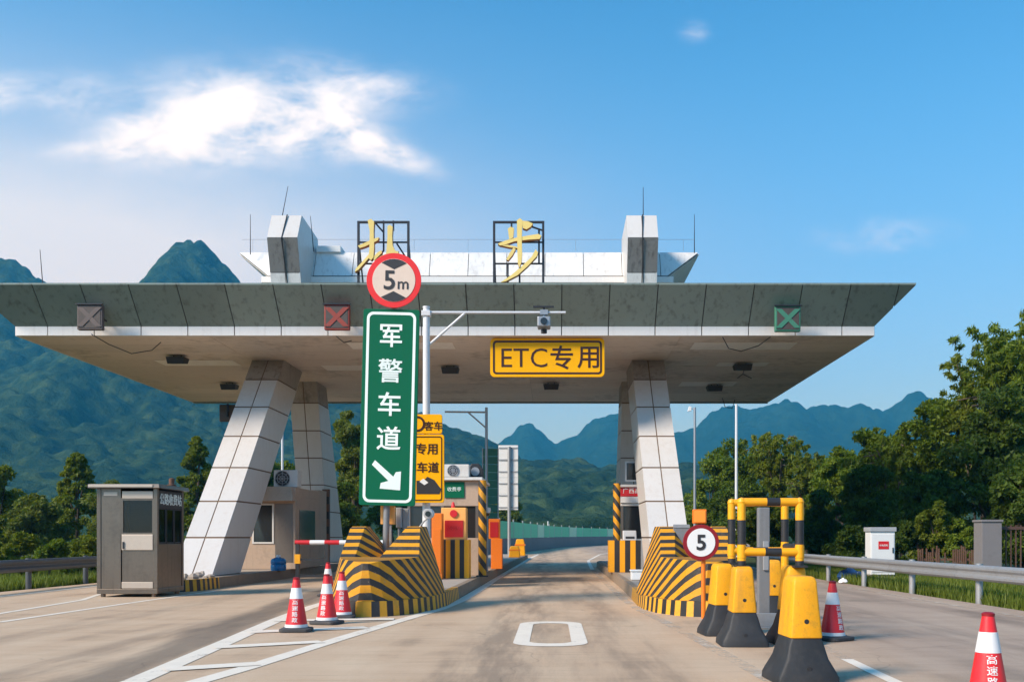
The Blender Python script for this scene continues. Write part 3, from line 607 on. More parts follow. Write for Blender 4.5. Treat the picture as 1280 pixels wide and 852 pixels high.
# leaning A-frame columns, panelled
def column(xc):
    w = .53
    cols = []
    for (f0, f1, b0, b1, rows) in (((26.0,.27),(33.3,ZS+.25),(28.4,.27),(35.7,ZS+.25),7), ((39.7,.27),(37.55,ZS+.25),(42.8,.27),(39.1,ZS+.25),7)):
        mb = MB(); e = .02
        mb.hexa([(xc-w+e,f0[0]+e,f0[1]),(xc+w-e,f0[0]+e,f0[1]),(xc+w-e,b0[0]-e,b0[1]),(xc-w+e,b0[0]-e,b0[1])], [(xc-w+e,f1[0]+e,f1[1]),(xc+w-e,f1[0]+e,f1[1]),(xc+w-e,b1[0]-e,b1[1]),(xc-w+e,b1[0]-e,b1[1])])
        c = mb.build('column', 'rusty_joint', can); c['label'] = 'leaning box column clad in white panels'
        L = lambda a, b, t: (a[0]+(b[0]-a[0])*t, a[1]+(b[1]-a[1])*t)
        for i in range(rows):
            t0, t1 = i/rows+.003, (i+1)/rows-.003
            A0, A1, B0, B1 = L(f0,f1,t0), L(f0,f1,t1), L(b0,b1,t0), L(b0,b1,t1)
            for (xa, xb) in ((xc-w, xc-.017), (xc+.017, xc+w)):
                mb = MB(); mb.hexa([(xa,A0[0],A0[1]),(xb,A0[0],A0[1]),(xb,A1[0],A1[1]),(xa,A1[0],A1[1])], [(xa,A0[0]+.035,A0[1]),(xb,A0[0]+.035,A0[1]),(xb,A1[0]+.035,A1[1]),(xa,A1[0]+.035,A1[1])])
                mb.build('cladding_panel', 'shaded_sooty_panel' if i == rows-1 else 'white_panel', c)  # top row darker: soffit shade and soot both in its colour
                mb = MB(); mb.hexa([(xa,B0[0]-.035,B0[1]),(xb,B0[0]-.035,B0[1]),(xb,B1[0]-.035,B1[1]),(xa,B1[0]-.035,B1[1])], [(xa,B0[0],B0[1]),(xb,B0[0],B0[1]),(xb,B1[0],B1[1]),(xa,B1[0],B1[1])])
                mb.build('cladding_panel', 'white_panel', c)
            for sg in (1, -1):
                xo, xi_ = xc+sg*(w+.004), xc+sg*(w-.03); fq = lambda x: [(x,A0[0]+.04,A0[1]),(x,B0[0]-.04,B0[1]),(x,B1[0]-.04,B1[1]),(x,A1[0]+.04,A1[1])]
                mb = MB(); mb.hexa(fq(xo), fq(xi_)); mb.build('cladding_panel', 'shaded_sooty_panel' if i == rows-1 else 'white_panel', c)
    # head of the rear leg carried up through the roof
    prof = [(35.9,ZT),(34.75,11.75),(35.35,12.72),(37.8,12.6),(38.6,ZT)]
    mb = MB(); mb.prism([(p[0]+.03*(1 if p[0] < 36 else -1), p[1]-.02) for p in prof], 'x', xc-w+.02, xc+w-.02); h = mb.build('column_head', 'joint', can)
    def slab(p, q_, m, xa, xb):
        d = np.array(q_)-np.array(p); d /= np.linalg.norm(d); nn = np.array((-d[1], d[0]))*.04; a = np.array(p)+d*.012; b = np.array(q_)-d*.012
        if nn[0] > 0: nn = -nn
        mb = MB(); mb.prism([tuple(a-nn), tuple(b-nn), tuple(b), tuple(a)], 'x', xa, xb); mb.build('cladding_panel', m, h)
    A, B, C_ = prof[0], prof[1], prof[2]; mid = tuple(A[i]+(B[i]-A[i])*.66 for i in (0,1)); 
    for (xa, xb) in ((xc-w, xc-.012), (xc+.012, xc+w)):
        slab(A, mid, 'upper_panel', xa, xb); slab(mid, B, 'stained_panel', xa, xb); slab(B, C_, 'white_panel', xa, xb)
    for sg in (1, -1):
        mb = MB(); mb.prism([(p[0]+.02*(1 if p[0] < 36 else -1), p[1]-.004) for p in prof], 'x', *sorted((xc+sg*(w-.03), xc+sg*(w+.004)))); mb.build('cladding_panel', 'white_panel', h)
column(-9.42); column(3.18)
# upper roof slab with flared white panels
U0, U1 = (37.6,10.95), (36.8,11.95)
mb = MB(); mb.hexa([(CX-7.4,36.95,10.95),(CX+7.4,36.95,10.95),(CX+7.4,42.2,10.95),(CX-7.4,42.2,10.95)], [(CX-8.6,37.4,11.93),(CX+8.6,37.4,11.93),(CX+8.6,43,11.93),(CX-8.6,43,11.93)])
mb.build('upper_roof', 'joint', can)
mb = MB(); mb.box(CX-7.6, CX+7.6, 36.7, 42.4, 10.68, 10.9); mb.build('upper_ledge', 'band_white', can, .01)
mb = MB(); mb.box(CX-7.0, CX+7.0, 38.2, 42.0, ZT, 10.7); mb.build('upper_wall', 'stained_panel', can)
k = -6
while k < 6:
    a, b = k*1.43, (k+1)*1.43; lim0, lim1 = 7.4, 8.6
    pts = [(a+.012,0),(b-.012,0),(b-.012,1),(a+.012,1)]
    for sg in (1, -1):
        out = []
        for i in range(len(pts)):
            p, q_ = pts[i], pts[(i+1) % len(pts)]; fp = lim0+(lim1-lim0)*p[1]-sg*p[0]; fq = lim0+(lim1-lim0)*q_[1]-sg*q_[0]
            if fp >= 0: out.append(p)
            if fp*fq < 0: u = fp/(fp-fq); out.append((p[0]+(q_[0]-p[0])*u, p[1]+(q_[1]-p[1])*u))
        pts = out
    if len(pts) > 2:
        f = lambda p, d: (CX+p[0], 36.9+.45*p[1]-d, 10.97+.98*p[1]+d*.4)
        mb = MB(); mb.hexa([f(p, 0) for p in pts], [f(p, .03) for p in pts]); mb.build('upper_panel', 'upper_panel', can)
    k += 1
for sg in (1, -1):
    mb = MB(); mb.hexa([(CX+sg*7.42,37.0,10.97),(CX+sg*7.42,42,10.97),(CX+sg*8.62,42.8,11.94),(CX+sg*8.62,37.45,11.94)], [(CX+sg*7.46,37.0,10.97),(CX+sg*7.46,42,10.97),(CX+sg*8.66,42.8,11.94),(CX+sg*8.66,37.45,11.94)]); mb.build('upper_panel', 'upper_panel', can)
mb = MB(); mb.box(-9.1+.3, -7.9, 37.2, 38.2, 11.95, 12.18); mb.build('roof_box', 'white', can, .01)
for (px, py0, py1, Y, dx) in ((50,312,352,30,-.1), (313,268,308,37,0), (360,233,268,35.4,.25), (388,270,304,36,-.12), (868,268,306,37,0), (804,234,266,35.4,0)):
    x = ex(px, Y); mb = MB(); mb.tube((x-dx,Y,ez(py1, Y)-.3),(x,Y,ez(py0, Y)),.018,.009,6); mb.build('lightning_rod', 'frame_black', can)
for xc in (-9.42, 3.18):
    mb = MB(); mb.path([(xc+.03,35.3,12.72),(xc-.02,34.72,11.7),(xc+.05,35.3,10.2),(xc+.02,35.7,8.9)], .022, 5); mb.build('earth_cable', 'dark', can)
for zz, y0 in ((12.35, 37.0),):
    mb = MB()
    for i in range(-8, 9, 2): mb.tube((CX+i,y0,11.93),(CX+i,y0,zz),.006,n=5)
    mb.tube((CX-8.4,y0,zz),(CX+8.4,y0,zz),.006,n=5); mb.build('lightning_wire', 'steel', can)

# ------------------------------------------------------------------ signs on the canopy
def lane_signal(px, py, m, label, Y=28.25, cross='signal_red'):
    x, z = ex(px, Y), ez(py, Y); t = thing('lane_signal', label, 'lane signal', (x,Y,z-.38), 'lane signal boxes on the canopy')
    mb = MB(); mb.box(x-.36, x+.36, Y, Y+.16, z-.36, z+.36); mb.build('housing', m, t, .02)
    mb = MB(); mb.box(x-.39, x+.39, Y-.06, Y+.0, z+.345, z+.375); mb.build('hood', 'frame_black', t)
    mb = MB(); mb.box(x-.31, x+.31, Y-.012, Y-.002, z-.31, z+.31); mb.build('face', 'signal_face', t)
    for s_ in (1, -1):
        mb = MB(); d = .085; yy = Y-.03 if s_ > 0 else Y-.027
        mb.hexa([(x-.27*s_-d,yy,z-.27),(x-.27*s_+d,yy,z-.27),(x+.27*s_+d,yy,z+.27),(x+.27*s_-d,yy,z+.27)], [(x-.27*s_-d,yy+.016,z-.27),(x-.27*s_+d,yy+.016,z-.27),(x+.27*s_+d,yy+.016,z+.27),(x+.27*s_-d,yy+.016,z+.27)]); mb.build('cross_bar', m, t)
    mb = MB(); mb.tube((x+.2,Y+.15,z),(x+.2,Y+.65,z+.02),.025,n=6); mb.tube((x-.2,Y+.15,z),(x-.2,Y+.65,z+.02),.025,n=6); mb.build('bracket', 'frame_black', t)
lane_signal(112, 396, 'signal_grey', 'grey faded lane signal box at the far left of the canopy fascia', cross='rust')
lane_signal(421, 396, 'signal_red', 'rusty red lane signal box on the fascia left of the round height sign')
lane_signal(985, 398, 'signal_green', 'greenish lane signal box on the right part of the fascia', cross='mesh_green')
x, z, Y = ex(285, 43.6), ez(515, 43.6), 43.6
t = thing('lane_signal', 'grey signal box hanging under the rear canopy edge behind the left column', 'lane signal', (x,Y,z-.4), 'lane signal boxes on the canopy')
mb = MB(); mb.box(x-.38, x+.30, Y, Y+.2, z-.4, z+.34); mb.build('housing', 'signal_grey', t, .02)
mb = MB(); mb.tube((x,Y-.05,z-.2),(x,Y-.05,ZS+.05),.05,n=8); mb.build('hanger', 'frame_black', t)
# gilded roof characters on frames
def roof_letter(px0, px1, label, strokes, bars):
    Y = 30.0; x0, x1 = ex(px0, Y), ex(px1, Y); z1 = ez(275.5, Y); t = thing('roof_letter_sign', label, 'sign', ((x0+x1)/2,Y,ZT), 'gilded characters on the canopy roof')
    mb = MB()
    for x in (x0, x1): mb.box(x-.035, x+.035, Y+.05, Y+.12, ZT, z1)
    mb.box(x0-.035, x1+.035, Y+.052, Y+.118, z1-.06, z1+.003); mb.build('frame', 'frame_black', t)
    mb = MB()
    for (ax, ay, bx, by) in bars:
        A = (ex(430+ax/4.74, Y), Y+.085, ez(260+ay/4.74, Y)); B = (ex(430+bx/4.74, Y), Y+.085, ez(260+by/4.74, Y)); mb.tube(A, B, .028, n=6)
    for x in (x0, x1): mb.tube((x,Y+.1,z1-.5),(x,Y+1.2,ZT),.025,n=6)
    mb.build('brace', 'frame_black', t)
    for k, pts in enumerate(strokes):
        P = [(ex(430+a/4.74, Y), ez(260+b/4.74, Y)) for a, b in pts]; mb = MB(); yo = Y-.16+.004*k
        n = len(P); mb.slot(0).add([(p[0],yo,p[1]) for p in P], [tuple(range(n))]); mb.slot(1).add([(p[0],yo,p[1]) for p in P]+[(p[0],yo+.20,p[1]) for p in P], [(i,(i+1) % n,n+(i+1) % n,n+i) for i in range(n)]+[tuple(range(n,2*n))])
        mb.build('brush_stroke', ['gold','gold_side'], t)
roof_letter(447.5, 510, 'gilded brush character in a black frame, half hidden by the round sign',
  [[(146,82),(166,74),(184,90),(181,150),(184,235),(180,300),(166,318),(152,306),(156,240),(158,150)],
   [(88,232),(130,214),(176,192),(212,182),(206,200),(176,216),(130,236),(100,246)],
   [(168,262),(176,276),(130,330),(92,372),(70,386),(76,366),(110,330),(150,284)],
   [(262,116),(276,108),(293,120),(290,170),(292,226),(304,256),(330,276),(326,292),(252,292),(258,240),(262,180)],
   [(176,300),(204,270),(226,258),(230,272),(206,296),(184,318)],
   [(215,296),(268,272),(326,262),(324,276),(276,288),(228,306)],
   [(228,330),(300,316),(372,318),(362,340),(300,346),(240,352)]],
  [(83,198,380,198),(232,70,232,250),(290,70,290,130),(83,325,380,325),(180,80,228,135),(310,205,372,300),(230,250,180,325)])
roof_letter(617.5, 679, 'gilded brush character in a black frame to the right of the round sign',
  [[(1026,82),(1044,70),(1058,82),(1054,180),(1056,280),(1052,330),(1040,362),(1030,330),(1028,240),(1026,150)],
   [(1054,84),(1090,88),(1120,102),(1108,120),(1082,136),(1060,128)],
   [(972,132),(988,120),(1008,128),(1004,184),(980,196)],
   [(912,220),(960,200),(1020,184),(1100,170),(1152,162),(1170,172),(1160,192),(1090,196),(1010,206),(950,228),(925,230)],
   [(962,312),(985,270),(1006,242),(1018,252),(1000,286),(974,318)],
   [(925,228),(970,226),(1022,236),(1030,246),(980,240)],
   [(1136,252),(1150,270),(1144,292),(1090,350),(1030,404),(960,440),(930,446),(986,408),(1056,350),(1112,296)]],
  [(888,198,1180,198),(888,325,1180,325),(992,75,992,125),(1155,120,1155,325),(1110,105,1178,128),(970,320,970,440),(1040,330,1040,450)])
# hanging ETC sign
Y = 29.35; x0, x1, z0, z1 = ex(613, Y), ex(755.5, Y), ez(471.5, Y), ez(423, Y); xm, zm = (x0+x1)/2, (z0+z1)/2
t = thing('lane_sign', 'yellow ETC lane sign hanging under the front of the canopy', 'sign', (xm,Y,z0))
mb = MB(); mb.prism(rounded(x1-x0, z1-z0, .13, 5, xm, zm), 'y', Y-.09, Y); mb.build('panel', 'sign_yellow', t, .008)
mb = MB(); ring(mb, rounded(x1-x0-.16, z1-z0-.16, .10, 5, xm, zm), rounded(x1-x0-.27, z1-z0-.27, .06, 5, xm, zm), Y-.098, Y-.088); mb.build('border', 'sign_ink', t)
text('ETC', .80, ex(655.5, Y), Y-.095, zm-.01, 'sign_ink', t, bold=-.004); text('专', .74, ex(702, Y), Y-.095, zm, 'sign_ink', t, bold=.010); text('用', .72, ex(735, Y), Y-.095, zm, 'sign_ink', t, bold=.010)
mb = MB()
for xx in (xm-1.2, xm+1.2): mb.tube((xx,Y+.05,z1-.2),(xx,Y+.05,ZS+.05),.03,n=8)
mb.build('hanger', 'frame_black', t)

# ------------------------------------------------------------------ green lane sign with round height limit
Y = 18.6; S = Y/F
t = thing('lane_sign', 'tall green sign with white characters and arrow on the left island', 'sign', (ex(487, Y),Y,.25))
xc, zb, zt = ex(488, Y), ez(631.5, Y), ez(387, Y); W = 70*S; H = zt-zb
mb = MB(); mb.prism(rounded(W, H, .04, 4, xc, (zb+zt)/2), 'y', Y-.05, Y+.02); mb.build('panel', ['sign_green'], t, .006)
mb = MB(); ring(mb, rounded(W-.13, H-.11, .12, 6, xc+.005, (zb+zt)/2), rounded(W-.23, H-.21, .08, 6, xc+.005, (zb+zt)/2), Y-.056, Y-.049); mb.build('border', 'sign_white', t)
for ch, py in (('军',420), ('警',463.5), ('车',505), ('道',547.5)):
    text(ch, .465, xc+.005, Y-.054, ez(py, Y), 'sign_white', t, 'character', bold=.014)
def arrow(mb, cx_, cz_, s, y):
    P = [(-.22,.30),(-.29,.22),(.05,-.10),(-.10,-.13),(-.13,-.24),(.28,-.28),(.30,.12),(.20,.10),(.15,-.02)]
    P = [(-.25,.31),(-.31,.22),(.02,-.09),(-.13,-.135),(-.145,-.245),(.255,-.27),(.265,.10),(.165,.085),(.115,-.005)]
    mb.prism([(cx_+a*s, cz_+b*s) for a, b in P], 'y', y-.007, y)
mb = MB(); arrow(mb, xc+.0, ez(595, Y), .95, Y-.049); mb.build('arrow', 'sign_white', t)
mb = MB(); mb.tube((xc-.02,Y+.07,.24),(xc-.02,Y+.07,zt-.1),.06,n=12); mb.build('post', 'grey_post', t, smooth=True)
mb = MB()
for zz in (zb+.4, (zb+zt)/2, zt-.4): mb.box(xc-.42, xc+.42, Y+.02, Y+.05, zz-.03, zz+.03)
mb.build('clamp', 'galvanised', t)
t.rotation_euler = (0, R(1.4), 0); t.location.x -= .10
t2 = thing('height_limit_sign', 'round red-ringed 5 m height limit sign above the green sign', 'sign', (ex(492.5, Y),Y,ez(386, Y)))
xc, zc, r = ex(492.5, Y), ez(352, Y), 34*S
mb = MB(); mb.disc(xc, Y-.10, zc, r, .03, 48); mb.build('disc', 'sign_red', t2, .004)
def circ(r, n=48): return [(xc+r*math.cos(2*math.pi*i/n), zc+r*math.sin(2*math.pi*i/n)) for i in range(n)]
mb = MB(); mb.prism(circ(r*.785), 'y', Y-.107, Y-.099); mb.build('face', 'sign_beige', t2)
for sg in (1, -1):
    mb = MB(); a = [(xc+.0,zc+sg*r*.40)]; arc = [(xc+r*.775*math.sin(R(d)), zc+sg*r*.775*math.cos(R(d))) for d in (-36,-24,-12,0,12,24,36)]
    mb.prism(a+arc, 'y', Y-.113, Y-.106); mb.build('triangle', 'sign_black', t2)
text('5', .50, xc-.08, Y-.112, zc-.0, 'sign_black', t2, 'digit', bold=.012); text('m', .30, xc+.175, Y-.112, zc-.09, 'sign_black', t2, bold=.006)
mb = MB(); mb.box(xc-.04, xc+.04, Y-.068, Y+.06, zc-.50, zc+.3); mb.build('bracket', 'grey_post', t2)
t2.rotation_euler = (0, R(1.4), 0)
# camera mast
Y = 20.2; xp = ex(533, Y); zt = ez(385, Y)
t = thing('camera_mast', 'slim white mast with braced arm reaching over the middle lane', 'mast', (xp,Y,.25))
mb = MB(); mb.tube((xp,Y,.25),(xp,Y,zt),.085,.068,16); mb.tube((xp,Y,zt),(xp,Y,zt+.03),.075,n=16); mb.build('pole', 'pole_white', t, smooth=True)
mb = MB(); mb.tube((xp,Y,.25),(xp,Y,.28),.2,n=16); mb.build('base_plate', 'galvanised', t)
za = ez(390.5, Y); xe = ex(707, Y); mb = MB(); mb.tube((xp,Y,za),(xe,Y,za),.030,.026,12); mb.build('arm', 'pole_white', t, smooth=True)
mb = MB(); mb.tube((xp+.05,Y,ez(431, Y)),(ex(582, Y),Y,za),.026,n=10); mb.build('brace', 'pole_white', t, smooth=True)
mb = MB(); mb.box(xp-.09, xp+.09, Y-.09, Y+.09, za-.08, za+.03); mb.build('collar', 'pole_white', t, .01)
xk = ex(680, Y)
t = thing('lane_camera', 'dark camera housing hanging from the mast arm before the fascia', 'camera', (xk,Y,za))
mb = MB(); mb.prism([(Y-.30,za-.34),(Y+.25,za-.30),(Y+.25,za-.12),(Y-.30,za-.14)], 'x', xk-.13, xk+.13); mb.build('housing', 'pole_grey', t, .02)
mb = MB(); mb.tube((xk,Y-.33,za-.24),(xk,Y-.29,za-.24),.07,n=16); mb.build('lens', 'dark_glass', t)
mb = MB(); mb.tube((xk,Y,za-.14),(xk,Y,za+.05),.035,n=8); mb.box(xk-.08, xk+.08, Y-.06, Y+.06, za-.05, za+.045); mb.build('clamp', 'pole_grey', t)
mb = MB(); mb.tube((xk,Y,za-.34),(xk-.0,Y,za-.42),.06,n=10); mb.build('lamp', 'dark', t)
mb = MB(); mb.box(xk-.22, xk+.2, Y-.03, Y+.03, za+.10, za+.13); mb.build('crossbar', 'frame_black', t); 
mb = MB(); mb.tube((xk,Y,za+.04),(xk,Y,za+.12),.02,n=6); mb.build('stem', 'frame_black', t)
# yellow lane boards on the mast
Y = 20.05; x0, x1 = ex(482, Y), ex(555.5, Y); xm = (x0+x1)/2
t = thing('yellow_board', 'yellow board with truck picture half hidden behind the green sign', 'sign', (xm,Y,ez(628, Y)))
z0, z1 = ez(628, Y), ez(543, Y)
mb = MB(); mb.prism(rounded(x1-x0, z1-z0, .05, 4, xm, (z0+z1)/2), 'y', Y-.06, Y); mb.build('panel', 'sign_yellow', t, .006)
mb = MB(); ring(mb, rounded(x1-x0-.08, z1-z0-.08, .05, 4, xm, (z0+z1)/2), rounded(x1-x0-.12, z1-z0-.12, .04, 4, xm, (z0+z1)/2), Y-.067, Y-.058); mb.build('border', 'sign_ink', t)
text('ETC专用', .235, xm+.03, Y-.065, ez(561, Y), 'sign_ink', t, bold=.015); text('货车车道', .225, xm+.04, Y-.065, ez(584, Y), 'sign_ink', t, bold=.015)
mb = MB(); zc = ez(608, Y); xq = ex(536, Y)
mb.prism([(xq-.24,zc-.15),(xq+.22,zc-.15),(xq+.26,zc-.05),(xq+.2,zc+.02),(xq+.12,zc+.13),(xq-.02,zc+.2),(xq-.10,zc+.12),(xq-.24,zc+.12)], 'y', Y-.066, Y-.058); mb.build('truck_picture', 'sign_black', t)
mb = MB(); mb.prism([(xq-.18,zc+.10),(xq-.10,zc+.16),(xq+.0,zc+.08),(xq-.08,zc+.03)], 'y', Y-.070, Y-.0655); mb.build('cab_mark', 'white', t)
t = thing('yellow_board', 'small yellow plate right above the truck board', 'sign', (xm,Y,ez(542, Y)))
z0, z1 = ez(542, Y), ez(518, Y); x1b = ex(553, Y)
mb = MB(); mb.prism(rounded(x1b-x0, z1-z0, .04, 4, (x0+x1b)/2, (z0+z1)/2), 'y', Y-.06, Y); mb.build('panel', 'sign_yellow', t, .006)
text('客车', .19, ex(542, Y), Y-.064, (z0+z1)/2-.04, 'sign_ink', t, bold=.015)
mb = MB(); o_ = [(ex(522, Y)+.16*math.cos(2*math.pi*i/24), (z0+z1)/2+.16*math.sin(2*math.pi*i/24)) for i in range(24)]; i_ = [(ex(522, Y)+.115*math.cos(2*math.pi*i/24), (z0+z1)/2+.115*math.sin(2*math.pi*i/24)) for i in range(24)]
ring(mb, o_, i_, Y-.066, Y-.058); mb.build('ring_mark', 'sign_ink', t)

# ------------------------------------------------------------------ toll booths and lane equipment
def window(parent, x0, x1, y, z0, z1, fr='booth_white', glass='dark_glass', name='window', th=.05):
    mb = MB(); ring(mb, [(x0-th,z0-th),(x1+th,z0-th),(x1+th,z1+th),(x0-th,z1+th)], [(x0,z0),(x1,z0),(x1,z1),(x0,z1)], y-.03, y+.01); w = mb.build(name, fr, parent)
    mb = MB(); mb.box(x0, x1, y-.008, y+.004, z0, z1); mb.build('pane', glass, w); return w
def striped_pole(x, y, z0, z1, r, label):
    t = thing('striped_post', label, 'post', (x,y,z0), 'black and yellow booth posts')
    mb = MB(); mb.tube((x,y,z0),(x,y,z1),r,n=20); mb.build('shaft', 'stripe_spiral', t, .01, True)
    mb = MB(); mb.box(x-r*1.5, x+r*1.5, y-r*1.5, y+r*1.5, z0-.005, z0+.03); mb.build('foot', 'black_paint', t)
# booth on the left island
b = thing('toll_booth', 'tan toll booth behind the pay machine on the left island', 'booth', (-2.95,28.5,.25))
Y = 27.2; xa, xb = -3.95, ex(598, Y)
mb = MB(); mb.box(xa, xb, Y, Y+3.0, .25, 1.28); mb.build('lower_wall', 'booth_tan', b, .01)
mb = MB(); mb.box(xa, xb, Y, Y+3.0, 2.15, 2.85); mb.build('upper_wall', 'booth_tan', b, .01)
mb = MB(); mb.box(xa+.05, xb-.05, Y+.06, Y+2.94, 1.28, 2.15); mb.build('glazing', 'dark_glass', b)
for xx in (xa+.04, xb-.04, xa+.95):
    for yy in (Y+.03, Y+2.96): 
        mb = MB(); mb.box(xx-.04, xx+.04, yy-.028, yy+.028, 1.28, 2.15); mb.build('mullion', 'stainless', b)
mb = MB(); mb.box(xa-.15, xb+.12, Y-.15, Y+3.15, 2.85, 2.93); mb.build('roof', 'booth_white', b, .01)
mb = MB(); mb.box(ex(556, Y), ex(580.5, Y), Y-.03, Y-.004, ez(622, Y), ez(602, Y)); mb.build('name_plate', 'sign_green', b, .004)
text('收费亭', .13, ex(568, Y), Y-.034, ez(611, Y), 'sign_white', b)
def ac_unit(x0, x1, y, z0, z1, label, d=.38):
    a = thing('air_conditioner', label, 'air conditioner', ((x0+x1)/2,y,z0), 'outdoor cooling units')
    mb = MB(); mb.box(x0, x1, y, y+d, z0, z1); mb.build('casing', 'booth_white', a, .02)
    xm, zm, r = x0+(x1-x0)*.37, (z0+z1)/2, min((z1-z0)*.43, (x1-x0)*.34)
    mb = MB(); mb.disc(xm, y-.012, zm, r, .02, 28); f = mb.build('fan_opening', 'dark', a)
    mb = MB()
    for k in range(4): mb.tube((xm+r*math.cos(k*.785),y-.02,zm+r*math.sin(k*.785)),(xm-r*math.cos(k*.785),y-.02,zm-r*math.sin(k*.785)),.010,n=5)
    for rr in (.35,.7,1): mb.add(*_torus(xm, y-.02, zm, r*rr))
    mb.build('grille', 'pole_grey', a)
def _torus(x, y, z, r, n=24, w=.012):
    vs_ = []; fs = []
    for i in range(n):
        t_ = 2*math.pi*i/n
        for (dr, dy) in ((w,0),(0,-w),(-w,0),(0,w)): vs_.append((x+(r+dr)*math.cos(t_), y+dy, z+(r+dr)*math.sin(t_)))
    for i in range(n):
        for k in range(4): fs.append((i*4+k, i*4+(k+1) % 4, ((i+1) % n)*4+(k+1) % 4, ((i+1) % n)*4+k))
    return vs_, fs
ac_unit(ex(554, 27.0), ex(586, 27.0), 27.1, 2.94, ez(580, 27.1), 'white cooling unit with round fan on the left island booth roof')
t = thing('roof_blower', 'dark hooded blower beside the cooling unit on the booth roof', 'blower', (ex(594, 27.6),27.6,2.93))
x, Y = ex(594, 27.6), 27.6
mb = MB(); mb.prism([(x-.2,2.93),(x+.22,2.93),(x+.22,3.18),(x+.1,3.34),(x-.1,3.34),(x-.2,3.2)], 'y', Y, Y+.3); mb.build('casing', 'dark', t, .02)
mb = MB(); mb.disc(x, Y-.02, 3.12, .12, .03, 20); mb.build('outlet', 'pole_grey', t)
striped_pole(ex(603, 26.7), 26.7, .25, ez(600, 26.7), .105, 'black and yellow post at the corner of the left island booth')
# pay machine
Y = 25.5; m0, m1 = ex(551.5, Y), ex(582.5, Y)
t = thing('pay_machine', 'orange pay machine with dark red display left of the lane', 'machine', ((m0+m1)/2,Y,1.27))
mb = MB(); mb.prism([(Y,1.24),(Y+.5,1.24),(Y+.5,ez(634, Y)),(Y+.03,ez(634, Y))], 'x', m0, m1); mb.build('cabinet', 'orange_pale', t, .02)
mb = MB(); mb.box(m0+.09, m1-.07, Y-.012, Y+.02, ez(671, Y), ez(650, Y)); mb.build('display', 'led_red', t, .004)
text('请停车', .13, (m0+m1)/2, Y-.014, ez(660, Y), 'red', t)
mb = MB(); mb.disc((m0+m1)/2, Y-.02, ez(641.5, Y), .095, .03, 24); mb.build('button', 'red', t)
mb = MB(); mb.lathe([(.05,0),(.05,.05),(.03,.14),(.0,.16)], ((m0+m1)/2-.03,Y+.2,ez(634, Y)-.004), 12); mb.build('beacon', 'cone_red', t)
t = thing('equipment_plinth', 'black and yellow vertical striped plinth under the pay machine', 'plinth', (ex(566, Y),Y,.25), 'striped equipment plinths')
x0, x1 = ex(546, Y), ex(586, Y); w = (x1-x0)/7
for i in range(7):
    mb = MB(); mb.box(x0+i*w, x0+(i+1)*w-.001, Y-.02, Y+.7, .25, 1.235); mb.build('stripe_block', 'black_paint' if i % 2 else 'yellow', t)
x = ex(546, 24.9); t = thing('orange_cabinet', 'narrow orange cabinet just left of the pay machine', 'cabinet', (x,24.9,.25), 'orange cabinets')
mb = MB(); mb.box(x-.13, x+.13, 24.9, 25.3, .25, ez(641, 24.9)); mb.build('body', 'orange', t, .015); mb = MB(); mb.box(x-.10, x+.10, 24.885, 24.897, .4, 1.5); mb.build('door', 'orange', t, .004)
x = ex(619, 33.0); t = thing('orange_cabinet', 'orange cabinet with dark red screen farther along the left island', 'cabinet', (x,33,.25), 'orange cabinets')
mb = MB(); mb.box(x-.14, x+.23, 33.0, 33.5, .25, ez(673, 33)); mb.build('body', 'orange', t, .015)
mb = MB(); mb.box(x-.22, x+.15, 33.05, 33.45, ez(673, 33), ez(648, 33)); mb.build('head', 'orange', t, .015); mb = MB(); mb.box(x-.17, x+.10, 33.03, 33.055, ez(671, 33), ez(652, 33)); mb.build('screen', 'led_red', t)
# dome and bullet cameras
Y = 19.6; x, z = ex(536, Y), ez(642, Y); t = thing('bullet_camera', 'white camera with dark lens on a bent stem over the left nose', 'camera', (x,Y,z-.25))
mb = MB(); mb.tube((x,Y-.12,z),(x,Y+.14,z+.01),.10,n=18); mb.build('body', 'white', t, .01, True); mb = MB(); mb.tube((x,Y-.135,z),(x,Y-.118,z),.055,n=16); mb.build('lens', 'dark_glass', t)
mb = MB(); mb.path([(x,Y+.05,z-.05),(x-.10,Y+.05,z-.14),(x-.22,Y+.05,z-.30),(x-.24,Y+.05,z-.55),(x-.24,Y+.05,.9)], .018, 8); mb.build('stem', 'pole_grey', t)
Y = 30.5; x, z = ex(609, Y), ez(640, Y); t = thing('dome_camera', 'small dome camera on a thin pole behind the striped booth post', 'camera', (x,Y,.25))
mb = MB(); mb.tube((x,Y,.25),(x,Y,z-.05),.03,n=8); mb.build('pole', 'pole_grey', t); mb = MB(); mb.lathe([(.09,-.02),(.11,.06),(.1,.14),(.0,.16)], (x,Y,z), 16); mb.build('cap', 'white', t, smooth=True); mb = MB(); mb.lathe([(.0,-.12),(.06,-.1),(.085,-.03),(.085,-.018)], (x,Y,z), 16); mb.build('dome', 'dark_glass', t, smooth=True)
